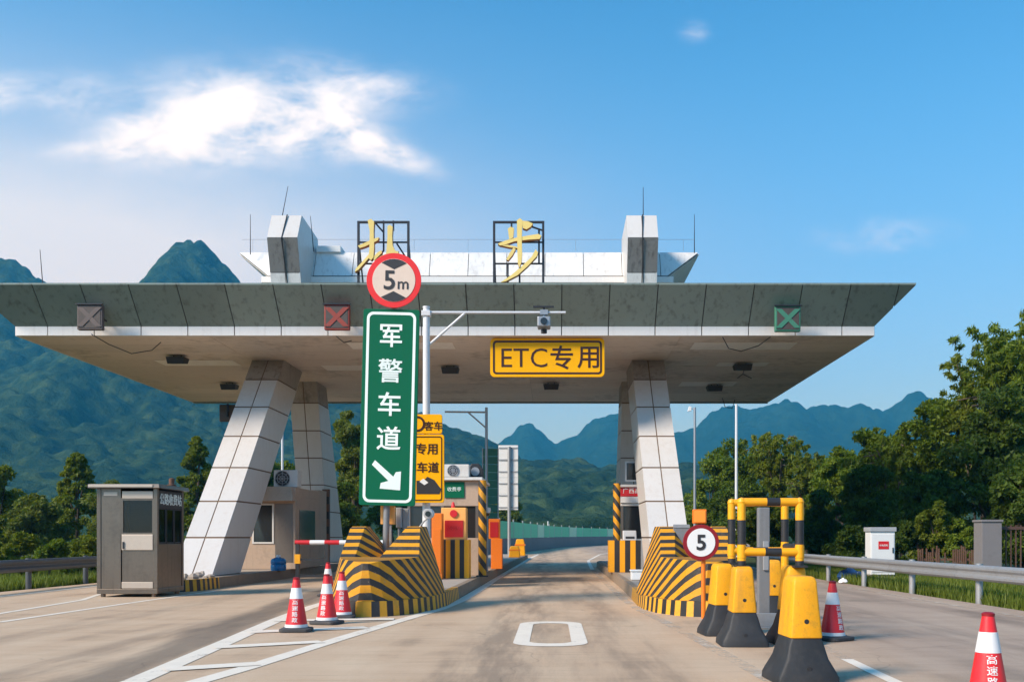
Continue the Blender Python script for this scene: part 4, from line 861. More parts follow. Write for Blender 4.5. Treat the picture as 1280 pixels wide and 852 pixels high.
# boxes behind the left nose
Y = 18.9; t = thing('control_box', 'beige control box on a grey post behind the left nose', 'box', (ex(485, Y),Y,.9))
mb = MB(); mb.box(ex(476.5, Y), ex(493.5, Y), Y-.08, Y+.1, ez(655, Y), ez(632, Y)); mb.build('box', 'orange_pale', t, .012); mb = MB(); mb.box(ex(480, Y), ex(489.5, Y), Y-.05, Y+.05, .5, ez(655, Y)); mb.build('post', 'galvanised', t, .006)
for k, (p0, p1, q0, q1, lab) in enumerate(((495,502,634,659,'narrow pale cabinet next to the beige control box'), (503,511,635,662,'pale cabinet nearest the right wall of the left nose'))):
    Y = 19.15+.1*k; t = thing('meter_cabinet', lab, 'cabinet', (ex((p0+p1)/2, Y),Y,.9), 'pale cabinets behind the nose')
    mb = MB(); mb.box(ex(p0, Y), ex(p1, Y), Y, Y+.16, ez(q1, Y), ez(q0, Y)); mb.build('box', 'grey_box', t, .01); mb = MB(); xm = ex((p0+p1)/2, Y); mb.tube((xm,Y+.08,.5),(xm,Y+.08,ez(q1, Y)),.03,n=8); mb.build('post', 'grey_post', t)
    mb = MB(); mb.box(ex(p0, Y)+.015, ex(p1, Y)-.015, Y-.008, Y, ez(q1, Y)+.02, ez(q0, Y)-.02); mb.build('door', 'grey_box', t, .003)
# lamp pole with arm behind the booth
Y = 33.5; x = ex(608, Y); t = thing('signal_pole', 'thin grey pole with bracket arm rising behind the left island booth', 'pole', (x,Y,.25))
mb = MB(); mb.tube((x,Y,.25),(x,Y,ez(509, Y)),.055,.045,12); mb.build('pole', 'pole_grey', t, smooth=True)
mb = MB(); mb.tube((x,Y,ez(515, Y)),(ex(556, Y),Y,ez(514.5, Y)),.03,n=8); mb.build('arm', 'pole_grey', t); mb = MB(); mb.tube((x,Y,ez(535, Y)),(ex(585, Y),Y,ez(515, Y)),.025,n=8); mb.build('brace', 'pole_grey', t)
# green mesh panel, white board back, yellow bollards
Y = 37; t = thing('mesh_panel', 'green slatted panel behind the bracket pole', 'panel', (ex(614, Y),Y,.25)); x0, x1, z0, z1 = ex(604, Y), ex(622, Y), ez(650, Y), ez(560, Y)
for i in range(9):
    zz = z0+(z1-z0)*i/9; mb = MB(); mb.box(x0, x1, Y, Y+.02, zz+.01, zz+(z1-z0)/9-.015); mb.build('slat', 'mesh_green', t)
mb = MB(); mb.box(x0-.04, x0, Y-.02, Y+.04, .25, z1); mb.box(x1, x1+.04, Y-.02, Y+.04, .25, z1); mb.build('frame', 'pole_grey', t)
Y = 55; x0, x1, z0, z1 = ex(623, Y), ex(647.5, Y), ez(637, Y), ez(556, Y); t = thing('sign_back', 'pale back of a tall signboard on a pole down the lane', 'sign', (ex(635, Y),Y,.25))
for i in range(4):
    zz = z0+(z1-z0)*i/4; mb = MB(); mb.box(x0, x1, Y, Y+.03, zz+.006, zz+(z1-z0)/4-.006); mb.build('board', 'white', t)
mb = MB()
for i in range(6): mb = MB(); zz = z0+.15+(z1-z0-.3)*i/5; mb.box(x0+.02, x1-.02, Y-.04, Y, zz-.03, zz+.03); mb.build('rib', 'grey_box', t)
mb = MB(); mb.tube((ex(636.5, Y),Y-.09,.25),(ex(636.5, Y),Y-.09,z1-.1),.09,n=12); mb.build('pole', 'galvanised', t, smooth=True)
for k, (px, Y, lab) in enumerate(((650,56.5,'yellow bollard at the far end of the left island'), (643,52,'yellow bollard just before the far bollard on the left island'))):
    x = ex(px, Y); t = thing('bollard', lab, 'bollard', (x,Y,.25), 'yellow bollards')
    h = .95 if k == 0 else .6
    mb = MB(); mb.prism([(x-.3,.24),(x+.3,.24),(x+.25,.24+h*.8),(x+.2,.24+h),(x-.2,.24+h),(x-.25,.24+h*.8)], 'y', Y, Y+.5); mb.build('body', 'yellow', t, .04); mb = MB(); mb.box(x-.30, x+.30, Y-.02, Y+.52, .24+h*.62, .24+h*.7); mb.build('band', 'orange', t)
# booth on the right island
b = thing('toll_booth', 'dark-windowed toll booth with red name board behind the right column', 'booth', (3.1,33,.25)); Y = 31.9; xa, xb = ex(776, Y), 4.05
mb = MB(); mb.box(xa, xb, Y, Y+3, .25, 1.25); mb.build('lower_wall', 'booth_white', b, .01)
mb = MB(); mb.box(xa, xb, Y, Y+3, 2.3, 2.9); mb.build('upper_wall', 'booth_white', b, .01)
mb = MB(); mb.box(xa+.05, xb-.05, Y+.05, Y+2.95, 1.25, 2.3); mb.build('glazing', 'dark_glass', b)
mb = MB(); mb.box(xa-.1, xb+.1, Y-.12, Y+3.1, 2.9, 2.98); mb.build('roof', 'booth_white', b, .01)
mb = MB(); mb.box(xa-.02, xb, Y-.05, Y-.005, ez(620, Y), ez(606, Y)); mb.build('name_board', 'red', b); mb = MB(); mb.box(xa-.02, xb, Y-.05, Y-.005, ez(628, Y), ez(620.5, Y)); mb.build('white_board', 'white', b)
text('广西高速', .19, ex(793, Y), Y-.055, ez(613, Y), 'sign_white', b)
for xx in (xa+.04, xb-.04, xa+.7): mb = MB(); mb.box(xx-.04, xx+.04, Y+.01, Y+.06, 1.25, 2.3); mb.build('mullion', 'stainless', b)
window(b, ex(784, Y), ex(800, Y), Y+.3, 3.15, 3.7, 'grey_box', 'dark_glass', 'roof_unit')
striped_pole(ex(771, 31.4), 31.4, .25, ez(604, 31.4), .115, 'black and yellow post at the corner of the right island booth')
Y = 29.9; t = thing('equipment_plinth', 'black and yellow striped plinth by the right column', 'plinth', (ex(790, Y),Y,.25), 'striped equipment plinths'); x0, x1 = ex(761.5, Y), ex(801, Y); w = (x1-x0)/6
for i in range(6):
    mb = MB(); mb.box(x0+i*w, x0+(i+1)*w-.001, Y-.02, Y+.7, .25, ez(675, Y)); mb.build('stripe_block', 'black_paint' if i % 2 else 'yellow', t)
t = thing('card_reader', 'grey card reader on the striped plinth by the right column', 'reader', (ex(787, Y),Y,ez(675, Y)))
mb = MB(); z = ez(675, Y); mb.prism([(Y,z),(Y+.4,z),(Y+.4,z+.30),(Y+.15,z+.30)], 'x', ex(779, Y), ex(796, Y)); mb.build('body', 'grey_box', t, .02); mb = MB(); mb.box(ex(782, Y), ex(793, Y), Y+.02, Y+.05, z+.05, z+.12); mb.build('slot', 'dark', t)
Y = 26.6; x = ex(798, 24.4); Y = 24.4; t = thing('junction_box', 'low white junction box on the right island edge', 'box', (x,Y,.25)); mb = MB(); mb.box(x-.17, x+.17, Y, Y+.35, .25, .46); mb.build('body', 'white', t, .02); mb = MB(); mb.box(x-.19, x+.19, Y-.02, Y+.37, .46, .50); mb.build('lid', 'white', t, .01)
# tan booth on the far left island
b = thing('toll_booth', 'tan toll booth with awning between the left columns', 'booth', (-9.3,33.5,.28)); Y = 31.9; xa, xb = -10.35, -8.22
mb = MB(); mb.box(xa, xb, Y, Y+3.4, .28, 2.62); mb.build('wall', 'booth_tan', b, .012)
window(b, ex(317.5, Y), ex(340.5, Y), Y, ez(677, Y), ez(631, Y)); 
mb = MB(); mb.box(ex(344, Y), ex(366, Y), Y-.012, Y+.0, .5, ez(629, Y)); mb.build('side_panel', 'stainless', b)
mb = MB(); mb.hexa([(xa-.1,Y-.42,2.45),(xb+.02,Y-.42,2.45),(xb+.02,Y+.02,2.45),(xa-.1,Y+.02,2.45)], [(xa+.1,Y-.12,2.92),(xb-.1,Y-.12,2.92),(xb-.1,Y+.02,2.92),(xa+.1,Y+.02,2.92)]); mb.build('awning', 'booth_tan', b, .012)
mb = MB(); mb.box(xa, xb, Y+.03, Y+3.4, 2.62, 2.9); mb.build('roof', 'booth_tan', b, .01)
for i in range(2): window(b, 0, 0, 0, 0, 0) if False else None
mb = MB(); mb.box(xb-.0, xb+.012, Y+.5, Y+2.6, 1.2, 2.2); mb.build('side_glazing', 'dark_glass', b)
ac_unit(ex(341, 32.0), ex(371, 32.0), 32.1, 2.91, ez(587, 32.1), 'boxy cooling unit on the far left booth roof', .5)
# dark service post with red zigzag near rear left column
Y = 38.6; x = ex(407, Y); t = thing('striped_post', 'black and red striped post before the rear left column', 'post', (x,Y,.28)); zz0, zz1 = .28, ez(611, Y)
for i in range(10):
    a, c = zz0+(zz1-zz0)*i/10, zz0+(zz1-zz0)*(i+1)/10; mb = MB(); mb.hexa([(x-.13,Y,a),(x+.13,Y,a),(x+.13,Y+.2,a),(x-.13,Y+.2,a)], [(x-.13,Y,c),(x+.13,Y,c),(x+.13,Y+.2,c),(x-.13,Y+.2,c)]); mb.build('band', 'black_paint' if i % 2 == 0 else 'rust', t)
# second small booth face beside rear leg
Y = 37.0; t = thing('guard_cabin', 'narrow pale cabin with dark door beside the rear left column', 'booth', (ex(388, Y),Y,.28)); x0, x1 = ex(372, Y), ex(399, Y)
mb = MB(); mb.box(x0, x1, Y, Y+1.2, .28, ez(612, Y)); mb.build('wall', 'booth_tan', t, .01); window(t, ex(383, Y), ex(394, Y), Y, ez(673, Y), ez(632, Y), 'booth_tan', 'dark_glass', 'door', .03)
# water jug
Y = 30.6; x = ex(348, Y); t = thing('water_jug', 'blue water jug on the left island below the booth window', 'jug', (x,Y,.28))
mb = MB(); mb.lathe([(.22,.0),(.235,.05),(.235,.16),(.22,.18),(.235,.2),(.235,.3),(.2,.36),(.08,.40),(.06,.42)], (x,Y,.28), 24); mb.build('body', 'blue_plastic', t, smooth=True); mb = MB(); mb.lathe([(.075,.41),(.075,.46),(.05,.47)], (x,Y,.28), 14); mb.build('cap', 'white', t)
# red and white boom gate in the left lane
Y = 23.6; xa, xb = ex(369, Y), ex(480, Y); z = ez(677.5, Y); t = thing('boom_gate', 'red and white boom with dark stand across the lane left of the nose', 'boom gate', (xa,Y,0))
mb = MB(); n = 6
for i in range(n): mb.slot(1 if i % 2 == 1 else 0).tube((xa+(xb-xa)*i/n,Y,z),(xa+(xb-xa)*(i+1)/n,Y,z),.055,n=12)
mb.build('boom', ['red','white'], t, smooth=True)
for xx in (xa+.06, xa+.75): mb = MB(); mb.box(xx-.045, xx+.045, Y-.04, Y+.04, 0, z); mb.build('post', ['black_paint'], t, .006)
mb = MB(); mb.box(xa+.05, xa+.76, Y-.03, Y+.03, .35, .42); mb.box(xa+.05, xa+.76, Y-.028, Y+.028, .75, .80); mb.build('rail', 'black_paint', t)
mb = MB(); mb.box(xa-.005, xa+.125, Y-.055, Y+.055, z-.5, z-.28); mb.build('band', 'yellow', t)
# stainless kiosk at far left
b = thing('kiosk', 'brushed steel guard kiosk standing on the road at the far left', 'kiosk', (-9.22,22.4,0)); x0, x1, y0, y1, z0, z1 = -9.88, -8.56, 21.6, 23.15, .07, 2.36
mb = MB()
mb.box(x0, x1, y0, y1, z0, .18)
for (a, c) in ((x0, y0), (x1-.09, y0), (x0, y1-.09), (x1-.09, y1-.09)): mb.box(a, a+.09, c, c+.09, .18, z1)
mb.box(x0+.02, x0+.05, y0+.09, y1-.09, .18, z1); mb.box(x0+.09, x1-.09, y1-.05, y1-.02, .18, z1)
mb.build('frame', 'kiosk_steel', b, .008)
mb = MB(); mb.box(x0+.09, x0+.52, y0+.015, y0+.045, .18, z1); mb.build('fixed_panel', 'kiosk_steel', b, .006)
mb = MB(); mb.box(x0+.54, x1-.09, y0+.025, y0+.05, .18, 1.22); d_ = mb.build('door', 'kiosk_steel', b, .006)
mb = MB(); mb.box(x0+.54, x1-.10, y0-.004, y0+.022, 1.02, 1.36); mb.build('tray', 'stainless_light', d_, .01)
mb = MB(); mb.box(x0+.57, x0+.60, y0-.03, y0+.0, 1.05, 1.2); mb.build('handle', 'frame_black', d_)
mb = MB(); mb.box(x0+.54, x1-.10, y0+.0, y0+.022, .19, .33); mb.build('kick_plate', 'stainless_light', d_, .006)
window(b, x0+.57, x1-.12, y0+.04, 1.40, 2.10, 'kiosk_steel', 'clear_glass')
mb = MB(); mb.box(x0+.55, x1-.10, y0+.0, y0+.03, 2.14, 2.30); mb.build('lintel_plate', 'stainless_light', b, .006)
mb = MB(); mb.box(x0+.15, x0+.45, y0+.004, y0+.014, 2.2, 2.28); mb.build('label_plate', 'stainless_light', b)
mb = MB(); mb.box(x1-.05, x1-.02, y0+.09, y1-.09, .18, 1.15); mb.build('side_panel', 'kiosk_steel', b, .006)
mb = MB(); mb.box(x1-.06, x1-.005, y0+.085, y1-.085, 1.95, 2.32); mb.build('name_band', 'dark', b, .004)
text('公路收费站', .27, x1-.002, (y0+y1)/2, 2.14, 'sign_white', b, yaw=R(90), bold=.01, sx=.95)
for i in range(3):
    a = y0+.10+i*.46; mb = MB(); ring(mb, [(0,0),(.43,0),(.43,.78),(0,.78)], [(.03,.03),(.40,.03),(.40,.75),(.03,.75)], 0, .03)
    mb.v = [(x1-.05+p[1], a+p[0], 1.16+p[2]) for p in mb.v]; w = mb.build('window', 'frame_black', b); mb = MB(); mb.box(x1-.04, x1-.034, a+.03, a+.40, 1.19, 1.91); mb.build('pane', 'clear_glass', w)
mb = MB(); mb.box(x0+.1, x1-.1, y0+.3, y1-.1, 1.02, 1.06); mb.build('desk', 'stainless_light', b)
mb = MB(); mb.hexa([(x0-.13,y0-.14,z1),(x1+.10,y0-.14,z1),(x1+.10,y1+.1,z1),(x0-.13,y1+.1,z1)], [(x0-.11,y0-.12,z1+.09),(x1+.08,y0-.12,z1+.09),(x1+.08,y1+.08,z1+.09),(x0-.11,y1+.08,z1+.09)]); mb.build('roof', 'kiosk_steel', b, .008)
mb = MB(); mb.box(x0-.12, x1-.05, y0-.15, y0-.138, z1+.02, z1+.08); mb.build('roof_trim', 'stainless_light', b)
for (a, c) in ((x0+.1, y0+.1), (x1-.12, y0+.1), (x0+.1, y1-.12), (x1-.12, y1-.12)): mb = MB(); mb.tube((a,c,0),(a,c,.08),.05,n=10); mb.build('foot', 'kiosk_steel', b)
x, y = -8.75, 22.9; t = thing('roof_beacon', 'small rusty beacon on the rear corner of the kiosk roof', 'beacon', (x,y,z1+.09)); mb = MB(); mb.lathe([(.10,0),(.10,.06),(.06,.07),(.06,.2),(.0,.22)], (x,y,z1+.085), 14); mb.build('body', 'rust', t, smooth=True)

# ------------------------------------------------------------------ right island sign and lamp
Y = 15.9; x, z = ex(876, Y), ez(677.5, Y); r = 22.5*Y/F
t = thing('speed_limit_sign', 'round red-ringed 5 speed limit sign before the right nose', 'sign', (x,Y,0))
def cc(rr, n=40): return [(x+rr*math.cos(2*math.pi*i/n), z+rr*math.sin(2*math.pi*i/n)) for i in range(n)]
mb = MB(); mb.prism(cc(r), 'y', Y-.03, Y); mb.build('disc', 'red_dark', t, .004); mb = MB(); mb.prism(cc(r*.78), 'y', Y-.037, Y-.029); mb.build('face', 'white', t)
text('5', .34, x, Y-.042, z, 'sign_black', t, 'digit', bold=.022); mb = MB(); mb.tube((x+.05,Y+.05,.0),(x+.05,Y+.05,z+.2),.035,n=10); mb.build('post', 'orange', t)
t = thing('warning_lamp', 'square orange warning lamp above the 5 sign', 'lamp', (x+.0,Y+.06,z+.33)); mb = MB(); mb.box(x-.12, x+.10, Y+.03, Y+.13, z+.30, z+.53); mb.build('housing', 'orange', t, .012); mb = MB(); mb.box(x-.10, x+.08, Y+.018, Y+.032, z+.32, z+.51); mb.build('lens', 'lamp_orange', t, .006); mb = MB(); mb.tube((x-.01,Y+.08,z+.15),(x-.01,Y+.08,z+.31),.02,n=8); mb.build('stem', 'frame_black', t)
Y = 18.2; t = thing('grey_board', 'grey flat board resting on the right nose block', 'board', (ex(848, Y),Y,1.4)); mb = MB(); mb.box(ex(842, Y), ex(862, Y), Y, Y+.06, ez(680, Y), ez(655, Y)); mb.build('panel', 'grey_post', t, .006); mb = MB(); mb.box(ex(842, Y), ex(862, Y), Y-.012, Y-.002, ez(659, Y), ez(655.5, Y)); mb.build('edge', 'galvanised', t)

# ------------------------------------------------------------------ barriers, pipe frames
def barrier(x, y, label, rz=0, L=.62):
    t = thing('crash_barrier', label, 'barrier', (x,y,0), 'yellow and black crash blocks')
    def loft(mb, secs):
        n = len(rounded(1, 1, .1, 2)); vs_ = []; fs = []
        for (z, w, l) in secs: vs_ += [(x+p[0], y+L/2+p[1], z) for p in rounded(w, l, min(w, l)*.10, 2)]
        for k in range(len(secs)-1):
            for i in range(n): fs.append((k*n+i, k*n+(i+1) % n, (k+1)*n+(i+1) % n, (k+1)*n+i))
        fs += [tuple(range(n))[::-1], tuple(range((len(secs)-1)*n, len(secs)*n))]; mb.add(vs_, fs)
    mb = MB(); loft(mb, [(0,.57,L),(.06,.56,L-.01),(.10,.52,L-.03),(.22,.39,L-.12),(.34,.325,L-.18),(.405,.275,L-.2)]); mb.build('base', 'black_rubber', t, .008, True)
    mb = MB(); loft(mb, [(.402,.288,L-.185),(.42,.292,L-.18),(.84,.222,L-.26),(.90,.214,L-.265),(.935,.19,L-.30),(.95,.15,L-.36)]); u = mb.build('upper_block', 'barrier_yellow', t, .006, True)
    mb = MB(); mb.tube((x+.0,y+.099,.55),(x,y+.125,.55),.022,n=12); mb.build('bolt_hole', 'dark', u)
    mb = MB(); mb.tube((x,y+.022,.14),(x,y+.07,.14),.022,n=12); mb.build('drain_hole', 'dark', t)
    t.rotation_euler = (0,0,rz); return t
barrier(2.27, 8.75, 'nearest yellow and black crash block, standing alone in front', R(3))
barrier(2.29, 11.75, 'crash block under the left leg of the nearer pipe frame', R(-2))
barrier(2.98, 11.95, 'crash block hidden behind the nearest block, under the frame\'s right leg', R(2))
barrier(2.30, 13.05, 'crash block under the left leg of the farther pipe frame', R(4))
barrier(3.42, 15.2, 'farthest crash block, seen between the frame and the grey post', R(0))
def pipe_frame(xa, xb, Y, zb, zt, zm, label, zb2=None):
    t = thing('pipe_frame', label, 'pipe frame', ((xa+xb)/2,Y,0), 'black and yellow pipe frames'); r = .051
    for xx, z0 in ((xa, zb), (xb, zb if zb2 is None else zb2)):
        mb = MB(); cuts = [z0, z0+.07, z0+.24, z0+.52, zt]; 
        if z0 < .6: cuts = [z0, z0+.25, z0+.55, z0+.95, zt]
        seq = (1, 0, 1, 0) if z0 > .6 else (0, 1, 0, 0)
        cuts = [z0, z0+.07, zm+.09, zt-.22, zt] if z0 > .6 else [z0, .62, .86, zm+.12, zt-.22, zt]
        for i in range(len(cuts)-1):
            mi = (1,0,1,0)[i] if z0 > .6 else (0,1,0,1,0)[i]
            mb.slot(mi).tube((xx,Y,cuts[i]),(xx,Y,cuts[i+1]),r,n=16,caps=True)
        mb.slot(0).lathe([(0,-r*1.12),(r*.8,-r*.8),(r*1.12,0),(r*.8,r*.8),(0,r*1.12)], (xx,Y,zt), 16)
        mb.slot(0).tube((xx,Y,zm-.07),(xx,Y,zm+.07),r*1.1,n=16)
        mb.build('post', ['yellow','black_paint'], t, smooth=True)
        mb = MB(); mb.box(xx-.08, xx+.08, Y-.08, Y+.08, z0-.01, z0+.015); mb.build('foot_plate', 'black_paint', t)
    for zz in (zt, zm):
        mb = MB(); w = xb-xa; c = [xa, xa+w*.40, xa+w*.68, xb] if zz == zm else [xa, xa+w*.43, xa+w*.66, xb]
        for i in range(3): mb.slot(i % 2).tube((c[i],Y,zz),(c[i+1],Y,zz),r*.97,n=16)
        mb.build('crossbar', ['yellow','black_paint'], t, smooth=True)
    return t
f1 = pipe_frame(ex(927, 12.05), ex(999.5, 12.05), 12.05, .945, ez(627, 12.05), ez(689.5, 12.05), 'nearer black and yellow pipe frame standing on crash blocks')
mb = MB(); mb.tube((ex(999.5, 12.05),12.05,1.18),(ex(981, 13.35),13.35,1.18),.04,n=12); mb.build('link_bar', 'black_paint', f1, smooth=True)
pipe_frame(ex(914.5, 13.35), ex(981, 13.35), 13.35, .945, ez(628, 13.35), ez(688, 13.35), 'farther black and yellow pipe frame just behind the nearer one', .0)
Y = 14.3; x = ex(954, Y); t = thing('steel_post', 'square grey steel post with base plate behind the pipe frames', 'post', (x,Y,0)); mb = MB(); mb.box(x-.08, x+.08, Y-.07, Y+.07, .02, ez(634, Y)); mb.build('shaft', 'grey_post', t, .01)
mb = MB(); mb.box(x-.02, x+.06, Y-.10, Y-.071, ez(712, Y), ez(676, Y)); mb.build('switch_box', 'galvanised', t, .006); mb = MB(); mb.box(x-.16, x+.22, Y-.15, Y+.15, 0, .03); mb.box(x-.12, x+.20, Y-.11, Y-.08, .03, .22); mb.build('base_plate', 'galvanised', t, .006)

# ------------------------------------------------------------------ cones
def cone_proto():
    t = thing('traffic_cone', '', 'cone', (0,0,0), 'red and white traffic cones')
    rad = lambda z: .155-(z-.06)*(.155-.042)/.66
    def sec(a, c, m, name, ex_=0):
        mb = MB(); mb.lathe([(rad(a)+ex_,a),(rad(c)+ex_,c)], (0,0,0), 32); return mb.build(name, m, t, smooth=True)
    mb = MB(); mb.prism(rounded(.42, .42, .07, 4), 'z', 0, .045); mb.build('base', 'cone_base', t, .01)
    mb = MB(); mb.lathe([(.20,.04),(.175,.06)], (0,0,0), 32); mb.build('rim', 'cone_base', t, smooth=True)
    sec(.058, .10, 'cone_white', 'white_foot', .004); sec(.10, .45, 'cone_red', 'lower_sleeve'); sec(.45, .60, 'cone_white', 'white_collar', .003); sec(.60, .72, 'cone_red', 'tip')
    mb = MB(); mb.lathe([(.045,.715),(.047,.735),(.03,.745)], (0,0,0), 24); mb.build('rubber_cap', 'red_dark', t, smooth=True)
    for ch, zz in (('高',.405), ('速',.325), ('路',.245), ('政',.165)):
        o = text(ch, .072, 0, 0, 0, 'cone_white', t, 'character', bold=.012, depth=.0)
        n = len(o.data.vertices); co = np.zeros(n*3, np.float32); o.data.vertices.foreach_get('co', co); co = co.reshape(-1, 3); xx = co[:, 0].copy(); zv = co[:, 2]+zz
        rr = .155-(zv-.06)*(.155-.042)/.66+.0025; a = xx/rr*1.15; co[:, 0] = rr*np.sin(a); co[:, 1] = -rr*np.cos(a); co[:, 2] = zv
        o.data.vertices.foreach_set('co', co.ravel()); o.data.update()
    return t
cp = cone_proto()
cones = [(-3.53,13.75,4,'leftmost red and white cone, in front of the left nose'), (-3.38,14.95,-14,'middle cone of the three beside the left nose'), (-3.38,16.02,8,'cone touching the left nose, rightmost of three'),
         (-4.95,22.0,0,'grey-tipped cone peeking out behind the three front cones'), (3.55,12.6,35,'traffic cone behind the nearest crash block'), (3.22,7.35,-8,'nearest traffic cone, at the right edge of the picture')]
for i, (x, y, a, lab) in enumerate(cones):
    o = cp if i == 0 else copy_tree(cp); o.location = (x, y, .004); o.rotation_euler = (0, 0, R(a)); o['label'] = lab

# ------------------------------------------------------------------ guardrails
def guardrail(label, xs, ys, side, m, step, group='roadside guardrails', zc=.60):
    """W-beam rail through points; side = +1 when the road lies towards -X"""
    t = thing('guardrail', label, 'guardrail', (xs[0],ys[0],0), group)
    prof = [(0,.155),(.03,.145),(.075,.105),(.075,.065),(.03,.02),(.03,-.02),(.075,-.065),(.075,-.105),(.03,-.145),(0,-.155)]
    d = np.r_[0, np.cumsum(np.hypot(np.diff(xs), np.diff(ys)))]; L = d[-1]; k = 0; s = 0.0
    while s < L-.1:
        e = min(s+4.0, L); a = np.array((np.interp(s, d, xs), np.interp(s, d, ys))); b = np.array((np.interp(e, d, xs), np.interp(e, d, ys)))
        mb = MB(); vs_ = []; off = .004*(k % 2)
        for P in (a, b):
            for q_ in prof: vs_.append((P[0]-side*(q_[0]+off), P[1], zc+q_[1]))
            for q_ in prof: vs_.append((P[0]-side*(q_[0]+off-.006), P[1], zc+q_[1]*.985))
        n = 10; fs = []
        for i in range(n-1): fs += [(i, i+1, 2*n+i+1, 2*n+i), (n+i, 3*n+i, 3*n+i+1, n+i+1)]
        fs += [(0, 2*n, 3*n, n), (n-1, 2*n-1, 4*n-1, 3*n-1)]
        mb.add(vs_, fs); mb.build('beam', m, t); s = e; k += 1
    s = .6
    while s < L:
        p = np.array((np.interp(s, d, xs), np.interp(s, d, ys))); xx = p[0]+side*.10
        mb = MB(); mb.tube((xx,p[1],-.05),(xx,p[1],zc+.18),.07,n=14); mb.build('post', m, t, smooth=True)
        mb = MB(); mb.box(*sorted((p[0]+side*.01, p[0]+side*.06)), p[1]-.10, p[1]+.10, zc-.12, zc+.12); mb.build('bracket', m, t); s += step
    return t
guardrail('steel guardrail along the right road edge before the trees', [8.75,8.38,8.38,8.30,8.4,8.9], [8.5,13,19,25,40,62], 1, 'galvanised', 3.55)
guardrail('dark steel guardrail along the far left road edge', [-12.9,-12.9,-13.2,-13.2,-13.0], [14,23,28,40,60], -1, 'rail_dark', 3.45)
# ------------------------------------------------------------------ roadside on the right
x, y = ex(1103.5, 28.6), 28.6; t = thing('utility_cabinet', 'white utility cabinet with red label behind the right guardrail', 'cabinet', (x,y,0)); w = .35
mb = MB(); mb.box(x-w, x+w, y, y+.5, .22, ez(664, y)); mb.build('body', 'white', t, .012); mb = MB(); mb.box(x-w-.035, x+w+.035, y-.04, y+.54, ez(664, y), ez(658.5, y)); mb.build('top', 'grey_box', t, .012); mb = MB(); mb.box(x-w+.03, x+w-.03, y-.012, y, .3, ez(667, y)); d_ = mb.build('door', 'white', t, .005); mb = MB(); mb.box(x-.13, x+.17, y-.018, y-.011, ez(686, y), ez(676, y)); mb.build('label_plate', 'red', d_); text('有电危险', .062, x+.02, y-.02, ez(681, y), 'sign_white', d_)
mb = MB(); mb.box(x-w, x+w, y+.05, y+.45, 0, .22); mb.build('plinth', 'concrete', t)
mb = MB(); mb.box(x+w-.08, x+w-.05, y-.03, y-.012, .85, 1.0); mb.build('handle', 'frame_black', d_)
def pillar(px, y, w, zt, label):
    x = ex(px, y); t = thing('gate_pillar', label, 'pillar', (x,y,0), 'fence pillars'); mb = MB(); mb.box(x-w/2, x+w/2, y, y+w, 0, zt); mb.build('shaft', 'pillar_grey', t, .01); mb = MB(); mb.box(x-w/2-.03, x+w/2+.03, y-.03, y+w+.03, zt, zt+.06); mb.build('cap', 'pillar_grey', t, .01); return x
px_ = pillar(1240, 26.0, .52, ez(652, 26), 'grey pillar at the end of the brown fence')
t = thing('iron_fence', 'brown iron fence running right from the grey pillar', 'fence', (px_+1.8,26.2,0))
mb = MB(); mb.box(px_+.27, px_+4.5, 26.18, 26.24, 1.50, 1.58); mb.build('top_rail', 'fence_brown', t); mb = MB(); mb.box(px_+.27, px_+4.5, 26.18, 26.24, .3, .36); mb.build('bottom_rail', 'fence_brown', t)
for i in range(32): mb = MB(); xx = px_+.33+i*.13; mb.box(xx-.014, xx+.014, 26.195, 26.225, .1, 1.62); mb.build('bar', 'fence_brown', t)
t = thing('picket_fence', 'low weathered picket fence in front of the bushes left of the pillar', 'fence', (9.8,31,0))
rs = random.Random(11)
for i in range(36):
    xx = ex(1148, 30)+i*.062; 
    if rs.random() < .25: continue
    mb = MB(); h = .95+rs.uniform(-.12,.1); mb.box(xx-.02, xx+.02, 30, 30.02, 0, h); mb.build('picket', 'rust', t)
mb = MB(); mb.box(ex(1148, 30), ex(1148, 30)+2.2, 30.022, 30.05, .6, .66); mb.build('rail', 'rust', t)
rs = random.Random(3)
for k, (px, y, s_, m, lab) in enumerate(((1062,29.5,.36,'blue_bag','large dark blue sack lying by the right guardrail'), (1074,29.0,.26,'blue_bag','smaller blue sack next to the cabinet'), (1054,28.2,.13,'white','small white bag lying by the blue sacks'))):
    x = ex(px, y); mb = MB(); prof = [(s_*.2,0),(s_*.95,.02),(s_*1.05,s_*.3),(s_*.8,s_*.75),(s_*.3,s_*.95),(s_*.12,s_*1.15)]; mb.lathe(prof, (x,y,0), 14)
    mb.v = [(p[0]+rs.uniform(-.05,.05)*s_*2, p[1]+rs.uniform(-.05,.05)*s_*2, max(0, p[2]+rs.uniform(-.04,.04)*s_*2)) for p in mb.v]
    tag(mb.build('sack', m, None, 0, True), lab, 'sack', 'sacks by the guardrail')
# poles
def pole(px, Y, py, label, m='pole_white', head=None, r=.07):
    x = ex(px, Y); t = thing('lamp_pole', label, 'pole', (x,Y,0), 'roadside poles'); mb = MB(); mb.tube((x,Y,-.05),(x,Y,ez(py, Y)),r,r*.8,12); mb.build('pole', m, t, smooth=True)
    mb = MB(); mb.tube((x,Y,0),(x,Y,.05),r*2.2,n=12); mb.build('base', m, t)
    if head: mb = MB(); z = ez(py, Y); mb.tube((x,Y,z-.1),(x-.3,Y,z-.05),.03,n=8); mb.prism([(x-.42,z-.24),(x-.22,z-.2),(x-.2,z+.02),(x-.34,z+.06)], 'y', Y-.12, Y+.12); mb.build('lamp_head', 'white', t, .02)
pole(868.5, 58, 509, 'grey lamp pole with floodlight right of the right column', 'pole_grey', True, .09)
pole(920.5, 66, 505, 'plain white pole above the pipe frames', 'pole_white', None, .11)
